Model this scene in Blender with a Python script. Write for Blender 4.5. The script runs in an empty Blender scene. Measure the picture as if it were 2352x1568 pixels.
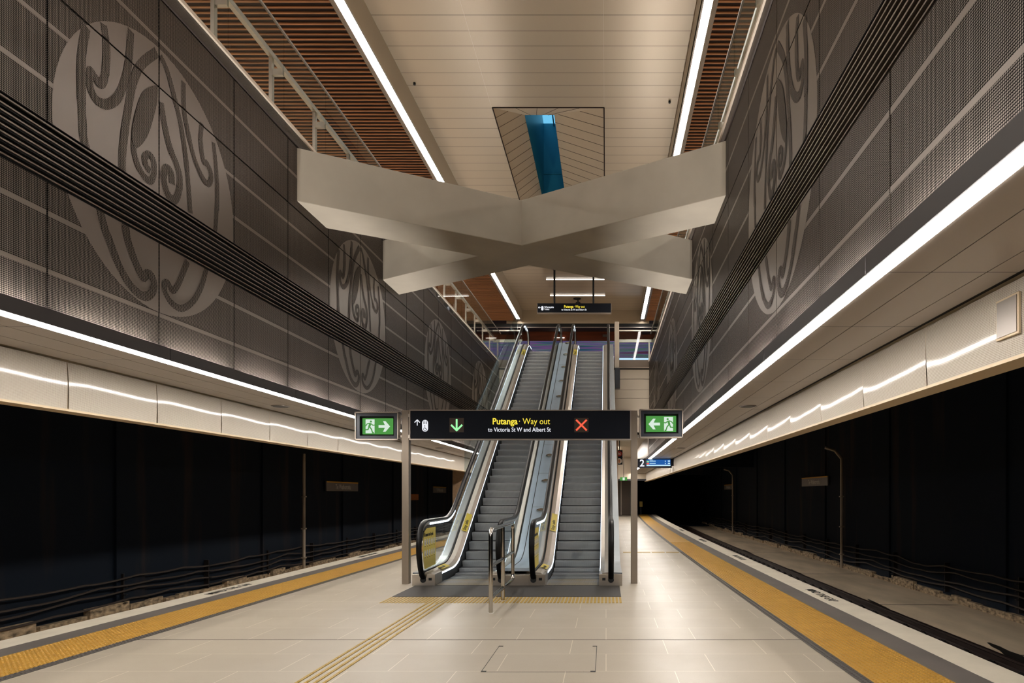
import bpy, math, random
from mathutils import Vector, Matrix
R = random.Random(7)
SC = bpy.context.scene
COL = SC.collection

# ------------------------------------------------------------------ camera, world, exposure
F, CX, CY, H = 1550.0, 1392.0, 1135.0, 1.7        # focal length in px of the 2352 px frame, principal point, eye height
cam = bpy.data.cameras.new('camera'); co = bpy.data.objects.new('camera', cam); COL.objects.link(co)
co.location = (0, 0, H); co.rotation_euler = (math.pi/2, 0, 0)
cam.sensor_width = 36; cam.lens = F/2352*36
cam.shift_x = -(CX-1176)/2352; cam.shift_y = (CY-784)/2352
cam.clip_start = .05; cam.clip_end = 400
SC.camera = co
w = bpy.data.worlds.new('sky'); SC.world = w; w.use_nodes = True
w.node_tree.nodes['Background'].inputs[0].default_value = (.15, .52, .80, 1)
w.node_tree.nodes['Background'].inputs[1].default_value = 1.1
vs = SC.view_settings
vs.view_transform = 'Standard'; vs.look = 'None'; vs.exposure = 0.0; vs.gamma = 1; vs.use_curve_mapping = False
SC.cycles.use_denoising = True
SC.cycles.max_bounces = 8; SC.cycles.diffuse_bounces = 4; SC.cycles.glossy_bounces = 4
SC.cycles.transparent_max_bounces = 24; SC.cycles.sample_clamp_indirect = 6
SC.cycles.caustics_reflective = False; SC.cycles.caustics_refractive = False
E_CEIL, E_SOFFIT, E_UP, E_COOL = 40.0, 52.0, 200.0, 4.5
WARM = (1.0, .94, .865)

# ------------------------------------------------------------------ materials
def lin(c):
    return tuple(((v/255)/12.92 if v/255 <= .04045 else ((v/255+.055)/1.055)**2.4) for v in c)
MATS = {}
def mat(name, rgb, rough=.5, metal=0.0, spec=.5, noise=None, bump=None, fn=None, coat=0):
    m = bpy.data.materials.new(name); m.use_nodes = True; nt = m.node_tree
    b = nt.nodes['Principled BSDF']; c = lin(rgb)+(1,)
    b.inputs['Base Color'].default_value = c
    b.inputs['Roughness'].default_value = rough; b.inputs['Metallic'].default_value = metal
    b.inputs['Specular IOR Level'].default_value = spec
    if coat: b.inputs['Coat Weight'].default_value = coat
    if noise:                                     # (scale vector, amount 0..1, detail)
        sc, amt, det = noise
        tc = nt.nodes.new('ShaderNodeTexCoord'); mp = nt.nodes.new('ShaderNodeMapping'); mp.inputs['Scale'].default_value = sc
        n = nt.nodes.new('ShaderNodeTexNoise'); n.inputs['Scale'].default_value = 1; n.inputs['Detail'].default_value = det
        mx = nt.nodes.new('ShaderNodeMix'); mx.data_type = 'RGBA'
        r = nt.nodes.new('ShaderNodeMapRange'); r.inputs[1].default_value = .3; r.inputs[2].default_value = .7
        nt.links.new(tc.outputs['Object'], mp.inputs[0]); nt.links.new(mp.outputs[0], n.inputs[0])
        nt.links.new(n.outputs[0], r.inputs[0]); nt.links.new(r.outputs[0], mx.inputs[0])
        mx.inputs[6].default_value = tuple(v*(1-amt) for v in c[:3])+(1,); mx.inputs[7].default_value = tuple(min(1, v*(1+amt)) for v in c[:3])+(1,)
        nt.links.new(mx.outputs[2], b.inputs['Base Color'])
        if bump:
            bp = nt.nodes.new('ShaderNodeBump'); bp.inputs['Strength'].default_value = bump; bp.inputs['Distance'].default_value = .01
            nt.links.new(n.outputs[0], bp.inputs['Height']); nt.links.new(bp.outputs[0], b.inputs['Normal'])
    if fn: fn(nt, b, c)
    MATS[name] = m; return m
def emit(name, rgb, strength):
    m = bpy.data.materials.new(name); m.use_nodes = True; nt = m.node_tree
    nt.nodes.remove(nt.nodes['Principled BSDF'])
    e = nt.nodes.new('ShaderNodeEmission'); e.inputs[0].default_value = tuple(rgb)+(1,); e.inputs[1].default_value = strength
    nt.links.new(e.outputs[0], nt.nodes['Material Output'].inputs[0]); return m
class N:                                          # small node-math helper
    def __init__(s, nt): s.nt = nt
    def m(s, op, a, b=0.0, c=None):
        n = s.nt.nodes.new('ShaderNodeMath'); n.operation = op
        for i, x in enumerate((a, b) if c is None else (a, b, c)):
            if hasattr(x, 'links') or isinstance(x, bpy.types.NodeSocket): s.nt.links.new(x, n.inputs[i])
            else: n.inputs[i].default_value = x
        return n.outputs[0]
    def xyz(s):
        tc = s.nt.nodes.new('ShaderNodeTexCoord'); sp = s.nt.nodes.new('ShaderNodeSeparateXYZ')
        s.nt.links.new(tc.outputs['Object'], sp.inputs[0]); return sp.outputs
    def mix(s, fac, a, b):
        n = s.nt.nodes.new('ShaderNodeMix'); n.data_type = 'RGBA'
        s.nt.links.new(fac, n.inputs[0])
        for i, x in ((6, a), (7, b)):
            if isinstance(x, bpy.types.NodeSocket): s.nt.links.new(x, n.inputs[i])
            else: n.inputs[i].default_value = tuple(x)[:3]+(1,)
        return n.outputs[2]
def perf(p, dark, frac, ax='yz'):                 # staggered round perforations of pitch p
    def fn(nt, b, c):
        n = N(nt); o = n.xyz(); u, v = (o[1], o[2]) if ax == 'yz' else (o[0], o[2])
        k = 2*math.pi/p
        a1 = n.m('COSINE', n.m('MULTIPLY', u, k)); a2 = n.m('COSINE', n.m('MULTIPLY', v, k))
        s = n.m('ADD', a1, a2); f = n.m('GREATER_THAN', s, frac)
        nt.links.new(n.mix(f, c, dark), b.inputs['Base Color'])
        nt.links.new(n.m('SUBTRACT', b.inputs['Metallic'].default_value, n.m('MULTIPLY', f, b.inputs['Metallic'].default_value)), b.inputs['Metallic'])
        nt.links.new(n.m('SUBTRACT', .5, n.m('MULTIPLY', f, .5)), b.inputs['Specular IOR Level'])
    return fn
def seams(axis, pitch, off, wdt, dark):
    def fn(nt, b, c):
        n = N(nt); o = n.xyz(); q = n.m('FRACT', n.m('DIVIDE', n.m('SUBTRACT', o[axis], off), pitch))
        f = n.m('LESS_THAN', q, wdt/pitch)
        nt.links.new(n.mix(f, c, dark), b.inputs['Base Color'])
    return fn
def tile_fn(nt, b, c):
    n = N(nt); o = n.xyz(); tc = nt.nodes.new('ShaderNodeCombineXYZ')
    nt.links.new(o[0], tc.inputs[0]); nt.links.new(n.m('SUBTRACT', o[1], .19), tc.inputs[1])
    br = nt.nodes.new('ShaderNodeTexBrick'); nt.links.new(tc.outputs[0], br.inputs[0])
    br.offset = .37; br.offset_frequency = 2; br.squash = 1
    br.inputs['Scale'].default_value = 1; br.inputs['Brick Width'].default_value = 1.05; br.inputs['Row Height'].default_value = .7
    br.inputs['Mortar Size'].default_value = .004; br.inputs['Mortar Smooth'].default_value = 0
    br.inputs['Color1'].default_value = c; br.inputs['Color2'].default_value = tuple(v*.95 for v in c[:3])+(1,)
    br.inputs['Mortar'].default_value = lin((212, 202, 184))+(1,)
    nz = nt.nodes.new('ShaderNodeTexNoise'); nz.inputs['Scale'].default_value = 90; nz.inputs['Detail'].default_value = 2
    tcc = nt.nodes.new('ShaderNodeTexCoord'); nt.links.new(tcc.outputs['Object'], nz.inputs[0])
    f = n.m('GREATER_THAN', nz.outputs[0], .68)
    nz2 = nt.nodes.new('ShaderNodeTexNoise'); nz2.inputs['Scale'].default_value = .8; nz2.inputs['Detail'].default_value = 4
    nt.links.new(tcc.outputs['Object'], nz2.inputs[0])
    soft = n.mix(n.m('MULTIPLY', nz2.outputs[0], .22), br.outputs[0], (c[0]*.55, c[1]*.52, c[2]*.5))
    nt.links.new(n.mix(f, soft, tuple(v*.72 for v in c[:3])), b.inputs['Base Color'])
    nt.links.new(n.m('ADD', .22, n.m('MULTIPLY', nz2.outputs[0], .3)), b.inputs['Roughness'])
def stripes_bump(axis, pitch, strength, colmix=None):
    def fn(nt, b, c):
        n = N(nt); o = n.xyz(); s = n.m('SINE', n.m('MULTIPLY', o[axis], 2*math.pi/pitch))
        bp = nt.nodes.new('ShaderNodeBump'); bp.inputs['Strength'].default_value = strength; bp.inputs['Distance'].default_value = .004
        nt.links.new(s, bp.inputs['Height']); nt.links.new(bp.outputs[0], b.inputs['Normal'])
        if colmix:
            f = n.m('GREATER_THAN', s, .1); nt.links.new(n.mix(f, c, tuple(v*colmix for v in c[:3])), b.inputs['Base Color'])
    return fn
def led_fn(m):
    nt = m.node_tree; n = N(nt); e = [x for x in nt.nodes if x.type == 'EMISSION'][0]
    tc = nt.nodes.new('ShaderNodeTexCoord'); mp = nt.nodes.new('ShaderNodeMapping'); mp.inputs['Scale'].default_value = (.10, .2, 3.2)
    mp.inputs['Rotation'].default_value = (0, .05, 0)
    nz = nt.nodes.new('ShaderNodeTexNoise'); nz.inputs['Scale'].default_value = 1.8; nz.inputs['Detail'].default_value = 3
    nt.links.new(tc.outputs['Object'], mp.inputs[0]); nt.links.new(mp.outputs[0], nz.inputs[0])
    cr = nt.nodes.new('ShaderNodeValToRGB'); nt.links.new(nz.outputs[0], cr.inputs[0])
    el = cr.color_ramp.elements; el[0].position = .28; el[0].color = (.035, .02, .05, 1); el[1].position = .72; el[1].color = (.06, .03, .05, 1)
    for p, c in ((.36, (.02, .07, .10)), (.43, (.12, .05, .16)), (.5, (.03, .12, .07)), (.56, (.16, .08, .22)), (.62, (.03, .06, .13)), (.67, (.10, .02, .05))):
        k = el.new(p); k.color = c+(1,)
    nt.links.new(cr.outputs[0], e.inputs[0])

M = {}
def MM(k, *a, **kw): M[k] = mat(k, *a, **kw)
MM('tile', (172, 162, 146), .35, fn=tile_fn)
MM('white_edge', (206, 196, 178), .6, noise=((3, 3, 3), .06, 4))
MM('grey_edge', (98, 91, 86), .6, noise=((2, 1.2, 2), .12, 4))
MM('tactile', (170, 128, 46), .55, noise=((5, 5, 5), .08, 3))
MM('tactile_dark', (70, 65, 62), .6)
MM('joint', (70, 64, 58), .8)
MM('wall_perf', (116, 106, 99), .36, .5, fn=perf(.0165, lin((26, 24, 24)), -.15))
MM('wall_solid', (116, 106, 99), .31, .5)
MM('wall_motif_line', (84, 77, 70), .45, .5, fn=perf(.0165, lin((30, 28, 27)), .1))
MM('louvre', (122, 110, 100), .4, .6)
MM('black', (10, 12, 16), .7)
MM('ledge', (78, 74, 76), .45, .5)
MM('cap_dark', (60, 50, 46), .5, .3)
MM('cap_white', (214, 200, 184), .4)
MM('soffit', (160, 150, 141), .34, .35, fn=seams(1, 1.535, .12, .012, lin((22, 20, 20))))
MM('fascia', (202, 194, 182), .23, .04, spec=.05, fn=perf(.0125, lin((120, 110, 100)), .9))
MM('fascia_under', (205, 186, 156), .5, .2)
MM('ceiling_main', (180, 164, 143), .30, .22, fn=seams(1, .475, .02, .012, lin((60, 46, 36))))
MM('ceiling_plain', (168, 152, 130), .35, .4)
MM('ceiling_skew', (196, 180, 158), .4, .2)
MM('bulkhead', (200, 190, 176), .38, .3)
MM('trim_metal', (140, 132, 126), .38, .6)
MM('wood', (186, 132, 92), .5, noise=((.6, 14, 14), .25, 4))
MM('wood_back', (38, 20, 16), .8)
MM('wood_panel', (120, 58, 32), .5, noise=((.5, 8, 8), .2, 4))
MM('concrete', (154, 145, 132), .75, noise=((1.1, 1.1, 1.1), .10, 7), bump=.08)
MM('stone_wall', (176, 162, 144), .6)
MM('brown_wall', (96, 82, 70), .45, .3)
MM('mesh_wall', (150, 122, 94), .6, noise=((9, 9, 9), .12, 3))
def tun(nt, b, c):
    n = N(nt); tc = nt.nodes.new('ShaderNodeTexCoord'); mp = nt.nodes.new('ShaderNodeMapping'); mp.inputs['Scale'].default_value = (1, 1.3, .16)
    nz = nt.nodes.new('ShaderNodeTexNoise'); nz.inputs['Scale'].default_value = 1; nz.inputs['Detail'].default_value = 6
    nt.links.new(tc.outputs['Object'], mp.inputs[0]); nt.links.new(mp.outputs[0], nz.inputs[0])
    r = nt.nodes.new('ShaderNodeMapRange'); r.inputs[1].default_value = .56; r.inputs[2].default_value = .9; nt.links.new(nz.outputs[0], r.inputs[0])
    nt.links.new(n.mix(r.outputs[0], c, lin((66, 54, 44))), b.inputs['Base Color'])
MM('tunnel', (20, 28, 39), .8, spec=.15, fn=tun)
MM('trackbed', (205, 184, 156), .85, noise=((1.4, .35, 1), .22, 6))
MM('kerb', (150, 130, 104), .9, noise=((6, 7, 14), .75, 6))
MM('puddle', (30, 26, 22), .5)
MM('rail_steel', (58, 44, 40), .4, .6)
MM('clip', (34, 28, 26), .6, .3)
MM('cable', (60, 50, 44), .6)
MM('pipe', (168, 152, 132), .5)
MM('stainless', (186, 178, 168), .28, .9, noise=((.6, 22, 3), .06, 3))
MM('stainless_deck', (200, 190, 180), .33, .75, noise=((1.2, 1.2, 1.2), .05, 4))
MM('deck_sky_tint', (190, 206, 224), .34, .45, noise=((.6, 1.5, 1), .08, 4))  # stainless deck; the skylight's cool cast is put into its colour
MM('chrome', (200, 195, 188), .12, 1.0)
MM('post_metal', (150, 138, 126), .38, .75, noise=((9, 9, .5), .06, 3))
MM('skirt', (20, 24, 30), .3, .3)
MM('rubber', (11, 11, 13), .36, spec=.2)
MM('step', (222, 222, 222), .45, .15, fn=stripes_bump(0, .0125, .5, .85))
MM('step_tread', (70, 70, 72), .6, .2)
MM('step_edge', (186, 186, 184), .4, .6)
MM('comb', (112, 106, 98), .45, .4, fn=stripes_bump(0, .02, .5, .8))
MM('mat_plate', (36, 31, 29), .65, .0, noise=((3, 60, 1), .12, 2))
MM('yellow', (162, 130, 26), .5)
MM('yellow_decal', (214, 190, 70), .4)
MM('sign_black', (14, 19, 30), .5, spec=.15)
MM('sign_frame', (168, 158, 148), .35, .7)
MM('grey_dark', (48, 48, 54), .45, .3)
MM('bezel', (40, 45, 58), .4)
MM('outer_metal', (158, 164, 168), .35, .6)
MM('window_brown', (58, 46, 36), .4)
MM('sign_grey', (120, 114, 112), .4, .4)
MM('sign_gold', (206, 150, 40), .5)
MM('sign_text', (208, 204, 196), .5)
MM('orange_plate', (170, 90, 14), .6)
MM('blue_shaft', (40, 120, 140), .35, .2)
MM('ink', (24, 26, 24), .6)
MM('white_plain', (225, 222, 215), .5)
MM('red_plain', (190, 40, 26), .5)
MM('tan_plain', (190, 120, 80), .5)
M['light'] = emit('strip_ceiling', WARM, E_CEIL)
M['light2'] = emit('strip_soffit', WARM, E_SOFFIT)
M['fill_gallery'] = emit('fill_gallery', WARM, 30)  # for the unseen strips added to brighten the gallery slats
M['uplight'] = emit('uplight', WARM, E_UP)
M['cool'] = emit('cool_strip', (.72, .87, 1.0), E_COOL)
M['bar'] = emit('light_bar', WARM, 5)
M['e_white'] = emit('e_white', (.92, .94, 1.0), .95)
M['e_yellow'] = emit('e_yellow', (1.0, .80, .07), 1.0)
M['e_green'] = emit('e_green', (.10, .38, .08), .8)
M['e_greenwhite'] = emit('e_greenwhite', (.78, .92, .80), .9)
M['e_arrow'] = emit('e_arrow', (.36, .95, .42), 1.05)
M['e_red'] = emit('e_red', (1.0, .13, .07), 1.0)
M['e_blue'] = emit('e_blue', (.02, .12, .42), .9)
M['e_cyan'] = emit('e_cyan', (.55, .85, 1), 1.0)
M['e_lgreen'] = emit('e_lgreen', (.3, .75, .35), .9)
M['e_window'] = emit('e_window', (.55, .78, 1.0), 1.2)
M['led_green'] = emit('led_green', (.05, 1, .4), 4)
M['led_red'] = emit('led_red', (1, .05, .03), 4)
M['led_wall'] = emit('led_wall', (1, 1, 1), 1.0); led_fn(M['led_wall'])
def glass(name, tint, refl):
    m = bpy.data.materials.new(name); m.use_nodes = True; nt = m.node_tree
    nt.nodes.remove(nt.nodes['Principled BSDF'])
    t = nt.nodes.new('ShaderNodeBsdfTransparent'); t.inputs[0].default_value = tint+(1,)
    g = nt.nodes.new('ShaderNodeBsdfGlossy'); g.inputs['Roughness'].default_value = .02
    fr = nt.nodes.new('ShaderNodeFresnel'); fr.inputs[0].default_value = refl
    mx = nt.nodes.new('ShaderNodeMixShader'); ge = nt.nodes.new('ShaderNodeNewGeometry'); nn = N(nt)
    nt.links.new(nn.m('MULTIPLY', fr.outputs[0], nn.m('SUBTRACT', 1.0, ge.outputs['Backfacing'])), mx.inputs[0]); nt.links.new(t.outputs[0], mx.inputs[1]); nt.links.new(g.outputs[0], mx.inputs[2])
    nt.links.new(mx.outputs[0], nt.nodes['Material Output'].inputs[0]); return m
def fascia_mat():                                 # satin perforated sheet: diffuse with a thin even gloss
    m = MATS['fascia']; nt = m.node_tree; b = nt.nodes['Principled BSDF']; b.inputs['Specular IOR Level'].default_value = 0
    for l in list(b.inputs['Specular IOR Level'].links): nt.links.remove(l)
    b.inputs['Roughness'].default_value = 1
    g = nt.nodes.new('ShaderNodeBsdfGlossy'); g.inputs['Roughness'].default_value = .09; mx = nt.nodes.new('ShaderNodeMixShader'); mx.inputs[0].default_value = .06
    nt.links.new(b.outputs[0], mx.inputs[1]); nt.links.new(g.outputs[0], mx.inputs[2]); nt.links.new(mx.outputs[0], nt.nodes['Material Output'].inputs[0])
    b.inputs['IOR'].default_value = 1.0
fascia_mat()
M['glass'] = glass('glass', (.90, .94, .94), 1.45)
M['glass_gallery'] = glass('glass_gallery', (.90, .93, .92), 1.4)

# ------------------------------------------------------------------ mesh helpers
class G:
    def __init__(s): s.v = []; s.f = []
    def poly(s, pts):
        i = len(s.v); s.v += [tuple(p) for p in pts]; s.f.append(tuple(range(i, i+len(pts)))); return s
    def box(s, x0, x1, y0, y1, z0, z1):
        i = len(s.v)
        s.v += [(x, y, z) for z in (z0, z1) for y in (y0, y1) for x in (x0, x1)]
        s.f += [tuple(i+k for k in q) for q in ((0, 2, 3, 1), (4, 5, 7, 6), (0, 1, 5, 4), (2, 6, 7, 3), (0, 4, 6, 2), (1, 3, 7, 5))]
        return s
    def loft(s, secs, closed=True, caps=True):
        n = len(secs[0]); i = len(s.v)
        for q in secs: s.v += [tuple(p) for p in q]
        for a in range(len(secs)-1):
            for b in range(n if closed else n-1):
                c = (b+1) % n
                s.f.append((i+a*n+b, i+a*n+c, i+(a+1)*n+c, i+(a+1)*n+b))
        if closed and caps:
            s.f.append(tuple(i+k for k in range(n))[::-1]); s.f.append(tuple(i+(len(secs)-1)*n+k for k in range(n)))
        return s
    def prism(s, pts, vec):                      # extrude a planar polygon
        i = len(s.v); n = len(pts); vec = Vector(vec)
        s.v += [tuple(p) for p in pts] + [tuple(Vector(p)+vec) for p in pts]
        s.f.append(tuple(i+k for k in range(n))[::-1]); s.f.append(tuple(i+n+k for k in range(n)))
        for k in range(n):
            c = (k+1) % n; s.f.append((i+k, i+c, i+n+c, i+n+k))
        return s
    def tube(s, pts, r, n=10, caps=True, rx=None, ref=None):
        pts = [Vector(p) for p in pts]; secs = []
        up0 = Vector(ref) if ref else None
        for k, p in enumerate(pts):
            d = (pts[min(k+1, len(pts)-1)]-pts[max(k-1, 0)]).normalized()
            if up0 is not None: a = up0
            else:
                a = Vector((0, 0, 1)) if abs(d.z) < .9 else Vector((0, 1, 0))
                if k and abs(d.dot(last)) < .98: a = last
            b = d.cross(a).normalized(); a = b.cross(d).normalized(); last = a
            secs.append([p+a*math.cos(t)*(rx or r)+b*math.sin(t)*r for t in [2*math.pi*q/n for q in range(n)]])
        return s.loft(secs, True, caps)
    def cyl(s, c, r, z0, z1, n=20):
        a = [(c[0]+r*math.cos(2*math.pi*k/n), c[1]+r*math.sin(2*math.pi*k/n), z0) for k in range(n)]
        return s.prism(a, (0, 0, z1-z0))
def link(name, me, parent=None, **pr):
    o = bpy.data.objects.new(name, me); COL.objects.link(o)
    if parent is not None:
        o.parent = parent
    for k, v in pr.items(): o[k] = v
    return o
def obj(name, g, m, parent=None, smooth=False, bevel=0, fix=False, **pr):
    me = bpy.data.meshes.new(name); v = g.v
    if parent is not None:
        pl = world_loc(parent); v = [(p[0]-pl[0], p[1]-pl[1], p[2]-pl[2]) for p in v]
    me.from_pydata(v, [], g.f); me.update()
    me.materials.append(M[m] if isinstance(m, str) else m)
    if smooth:
        me.polygons.foreach_set('use_smooth', [True]*len(me.polygons))
        try: me.set_sharp_from_angle(angle=math.radians(40))
        except Exception: pass
    o = link(name, me, parent, **pr)
    if bevel:
        b = o.modifiers.new('bevel', 'BEVEL'); b.width = bevel; b.segments = 2; b.limit_method = 'ANGLE'
    return o
def world_loc(o):
    l = Vector((0, 0, 0))
    while o is not None: l += Vector(o.location); o = o.parent
    return l
def thing(name, label, cat, loc=(0, 0, 0), group=None, kind=None):
    o = link(name, None); o.location = loc; o.empty_display_size = .2
    o['label'] = label; o['category'] = cat
    if group: o['group'] = group
    return o
def tag(o, label, cat, group=None, kind=None):
    o['label'] = label; o['category'] = cat
    if group: o['group'] = group
    if kind: o['kind'] = kind
    return o
def struct(name, g, m, **k): return obj(name, g, m, kind='structure', **k)
class Pl:                                         # a drawing plane in the world
    def __init__(s, o, r, u):
        s.o = Vector(o); s.r = Vector(r).normalized(); s.u = Vector(u).normalized(); s.n = s.r.cross(s.u)
    def p(s, a, b, off=0): return s.o+s.r*a+s.u*b+s.n*off
    def poly(s, g, pts, off=.002): return g.poly([s.p(a, b, off) for a, b in pts])
    def rect(s, g, a0, a1, b0, b1, off=.002): return s.poly(g, [(a0, b0), (a1, b0), (a1, b1), (a0, b1)], off)
    def disc(s, g, a, b, rx, ry=None, n=24, off=.002):
        ry = ry or rx
        return s.poly(g, [(a+rx*math.cos(2*math.pi*k/n), b+ry*math.sin(2*math.pi*k/n)) for k in range(n)], off)
    def stroke(s, g, pts, wd, off=.002):
        for (a, b), (c, d) in zip(pts, pts[1:]):
            dx, dy = c-a, d-b; l = math.hypot(dx, dy) or 1; nx, ny = -dy/l*wd/2, dx/l*wd/2
            s.poly(g, [(a-nx, b-ny), (c-nx, d-ny), (c+nx, d+ny), (a+nx, b+ny)], off)
        for a, b in pts[1:-1]: s.disc(g, a, b, wd/2, n=10, off=off)
        return g
    def slab(s, a0, a1, b0, b1, d0, d1):           # box with depth d0..d1 along the normal
        g = G(); g.prism([s.p(a, b, d0) for a, b in ((a0, b0), (a1, b0), (a1, b1), (a0, b1))], s.n*(d1-d0)); return g
def text(name, body, pl, a, b, size, m, parent=None, align='LEFT', bold=0.0, off=.004, sx=1.0, ext=.0008, **pr):
    cu = bpy.data.curves.new(name, 'FONT'); cu.body = body; cu.size = size; cu.align_x = align; cu.offset = bold*size; cu.extrude = ext
    cu.resolution_u = 3
    tmp = bpy.data.objects.new('tmp', cu); COL.objects.link(tmp)
    dg = bpy.context.evaluated_depsgraph_get(); me = bpy.data.meshes.new_from_object(tmp.evaluated_get(dg))
    bpy.data.objects.remove(tmp)
    o0 = world_loc(parent) if parent is not None else Vector((0, 0, 0))
    for v in me.vertices: v.co = pl.p(a+v.co.x*sx, b+v.co.y, off+v.co.z)-o0
    me.materials.clear(); me.materials.append(M[m]); me.name = name
    return link(name, me, parent, **pr)

# ------------------------------------------------------------------ plan of the hall
SL = .0159                                       # the left side drifts slightly towards the axis
def X(s, d, Y):                                   # d: distance outwards of the hall's side wall
    return -(5.31+d)+SL*Y if s < 0 else 1.95+d
def eR(Y): return 2.418-.00875*(Y-6.1)+.000429*(Y-6.1)*(Y-22.1)
def ED(s, k, Y):                                  # platform edge bands; k = distance in from the edge
    return -(7.16-k)+SL*Y if s < 0 else eR(Y)+1.496-k
YA, YE = -9.0, 30.8
P0, PITCH = .15, 1.535                            # joints of the wall panels
ZT = dict(bot=3.36, l0=4.61, l1=5.18, s=6.43, top=7.45, cap=7.7)
def side(s): return 'left' if s < 0 else 'right'
def run(secf, ys, closed=True, caps=True):
    g = G(); g.loft([secf(y) for y in ys], closed, caps); return g

# ------------------------------------------------------------------ platform floor
ys = [YA+i*1.5 for i in range(45)]
ys = [y for y in ys if y < 57]+[57.0]
g = G()
for a, b in zip(ys, ys[1:]):
    g.poly([(ED(-1, 1.56, a), a, 0), (ED(1, 1.616, a), a, 0), (ED(1, 1.616, b), b, 0), (ED(-1, 1.56, b), b, 0)])
struct('floor', g, 'tile')
def band(s, k0, k1, z, m, name, **kw):
    g = G()
    yy_ = ys if s > 0 else [y for y in ys if y < 30.9]+[30.95]
    for a, b in zip(yy_, yy_[1:]):
        q = [(ED(s, k0, a), a, z), (ED(s, k1, a), a, z), (ED(s, k1, b), b, z), (ED(s, k0, b), b, z)]
        g.poly(q if s > 0 else q[::-1])
    return g
K = {-1: (0, .39, .72, 1.43, 1.56), 1: (0, .41, .76, 1.496, 1.616)}
n = 1
for s in (-1, 1):
    k = K[s]
    struct('trim_%d' % n, band(s, k[0], k[1], 0, 0, 0), 'white_edge', label='off-white platform edge band on the %s side' % side(s)); n += 1
    struct('trim_%d' % n, band(s, k[1], k[2], 0, 0, 0), 'grey_edge', label='dark grey paving band beside the %s platform edge' % side(s)); n += 1
    g = G()
    for a, b in zip(ys, ys[1:]):
        g.poly([(ED(s, 0, a), a, 0), (ED(s, 0, a), a, -.18), (ED(s, 0, b), b, -.18), (ED(s, 0, b), b, 0)])
        g.poly([(ED(s, .2, a), a, -.18), (ED(s, .2, a), a, -1), (ED(s, .2, b), b, -1), (ED(s, .2, b), b, -.18)])
        g.poly([(ED(s, 0, a), a, -.18), (ED(s, .2, a), a, -.18), (ED(s, .2, b), b, -.18), (ED(s, 0, b), b, -.18)])
    struct('trim_%d' % n, g, 'tunnel'); n += 1
    t = thing('tactile_paving', 'yellow dotted tactile paving running along the %s platform edge' % side(s), 'tactile paving', (ED(s, k[2], 0), 6, 0), 'tactile edge strips')
    g = band(s, k[2], k[3], .002, 0, 0)
    y = 5.2
    while y < 24:                                 # raised domes
        for j in range(14):
            x = ED(s, k[2]+.03+j*.052, y); i = len(g.v); r = .016
            g.v += [(x+r*math.cos(q*math.pi/3), y+r*math.sin(q*math.pi/3), .002) for q in range(6)]
            g.v += [(x+r*.6*math.cos(q*math.pi/3), y+r*.6*math.sin(q*math.pi/3), .009) for q in range(6)]
            g.f += [(i+q, i+(q+1) % 6, i+6+(q+1) % 6, i+6+q) for q in range(6)]+[tuple(range(i+6, i+12))]
        y += .052
    obj('dotted_surface', g, 'tactile', t)
    g = band(s, k[3], k[4], .002, 0, 0)
    y = 5.2
    while y < 20:
        for j in range(2):
            x = ED(s, k[3]+.035+j*.05, y); i = len(g.v); r = .014
            g.v += [(x+r*math.cos(q*math.pi/3), y+r*math.sin(q*math.pi/3), .002) for q in range(6)]+[(x+r*.6*math.cos(q*math.pi/3), y+r*.6*math.sin(q*math.pi/3), .009) for q in range(6)]
            g.f += [(i+q, i+(q+1) % 6, i+6+(q+1) % 6, i+6+q) for q in range(6)]+[tuple(range(i+6, i+12))]
        y += .052
    obj('border_strip', g, 'tactile_dark', t, label='dark grey dotted border')
obj('trim_20', G().box(ED(-1, 1.56, 7.89), ED(1, 1.616, 7.89), 7.886, 7.9, .0004, .0012), 'joint', kind='structure')
# words on the platform edge
for s, ylist in ((1, (11.42, 18.2, 25.0, 32)), (-1, (12.15, 18.9, 25.8))):
    for i, y in enumerate(ylist):
        pl = Pl((ED(s, .27, y), y, 0), (0, -s, 0), (s, 0, 0))
        o = text('edge_lettering', 'MIND THE GAP', pl, 0, 0, .2, 'ink', align='CENTER', bold=.02, off=.002)
        wh = ('nearest the camera', 'second from the camera', 'third from the camera', 'fourth from the camera')[i]
        tag(o, 'black words MIND THE GAP on the %s white edge, %s' % (side(s), wh), 'floor lettering', 'gap warnings painted on the platform edges')

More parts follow.
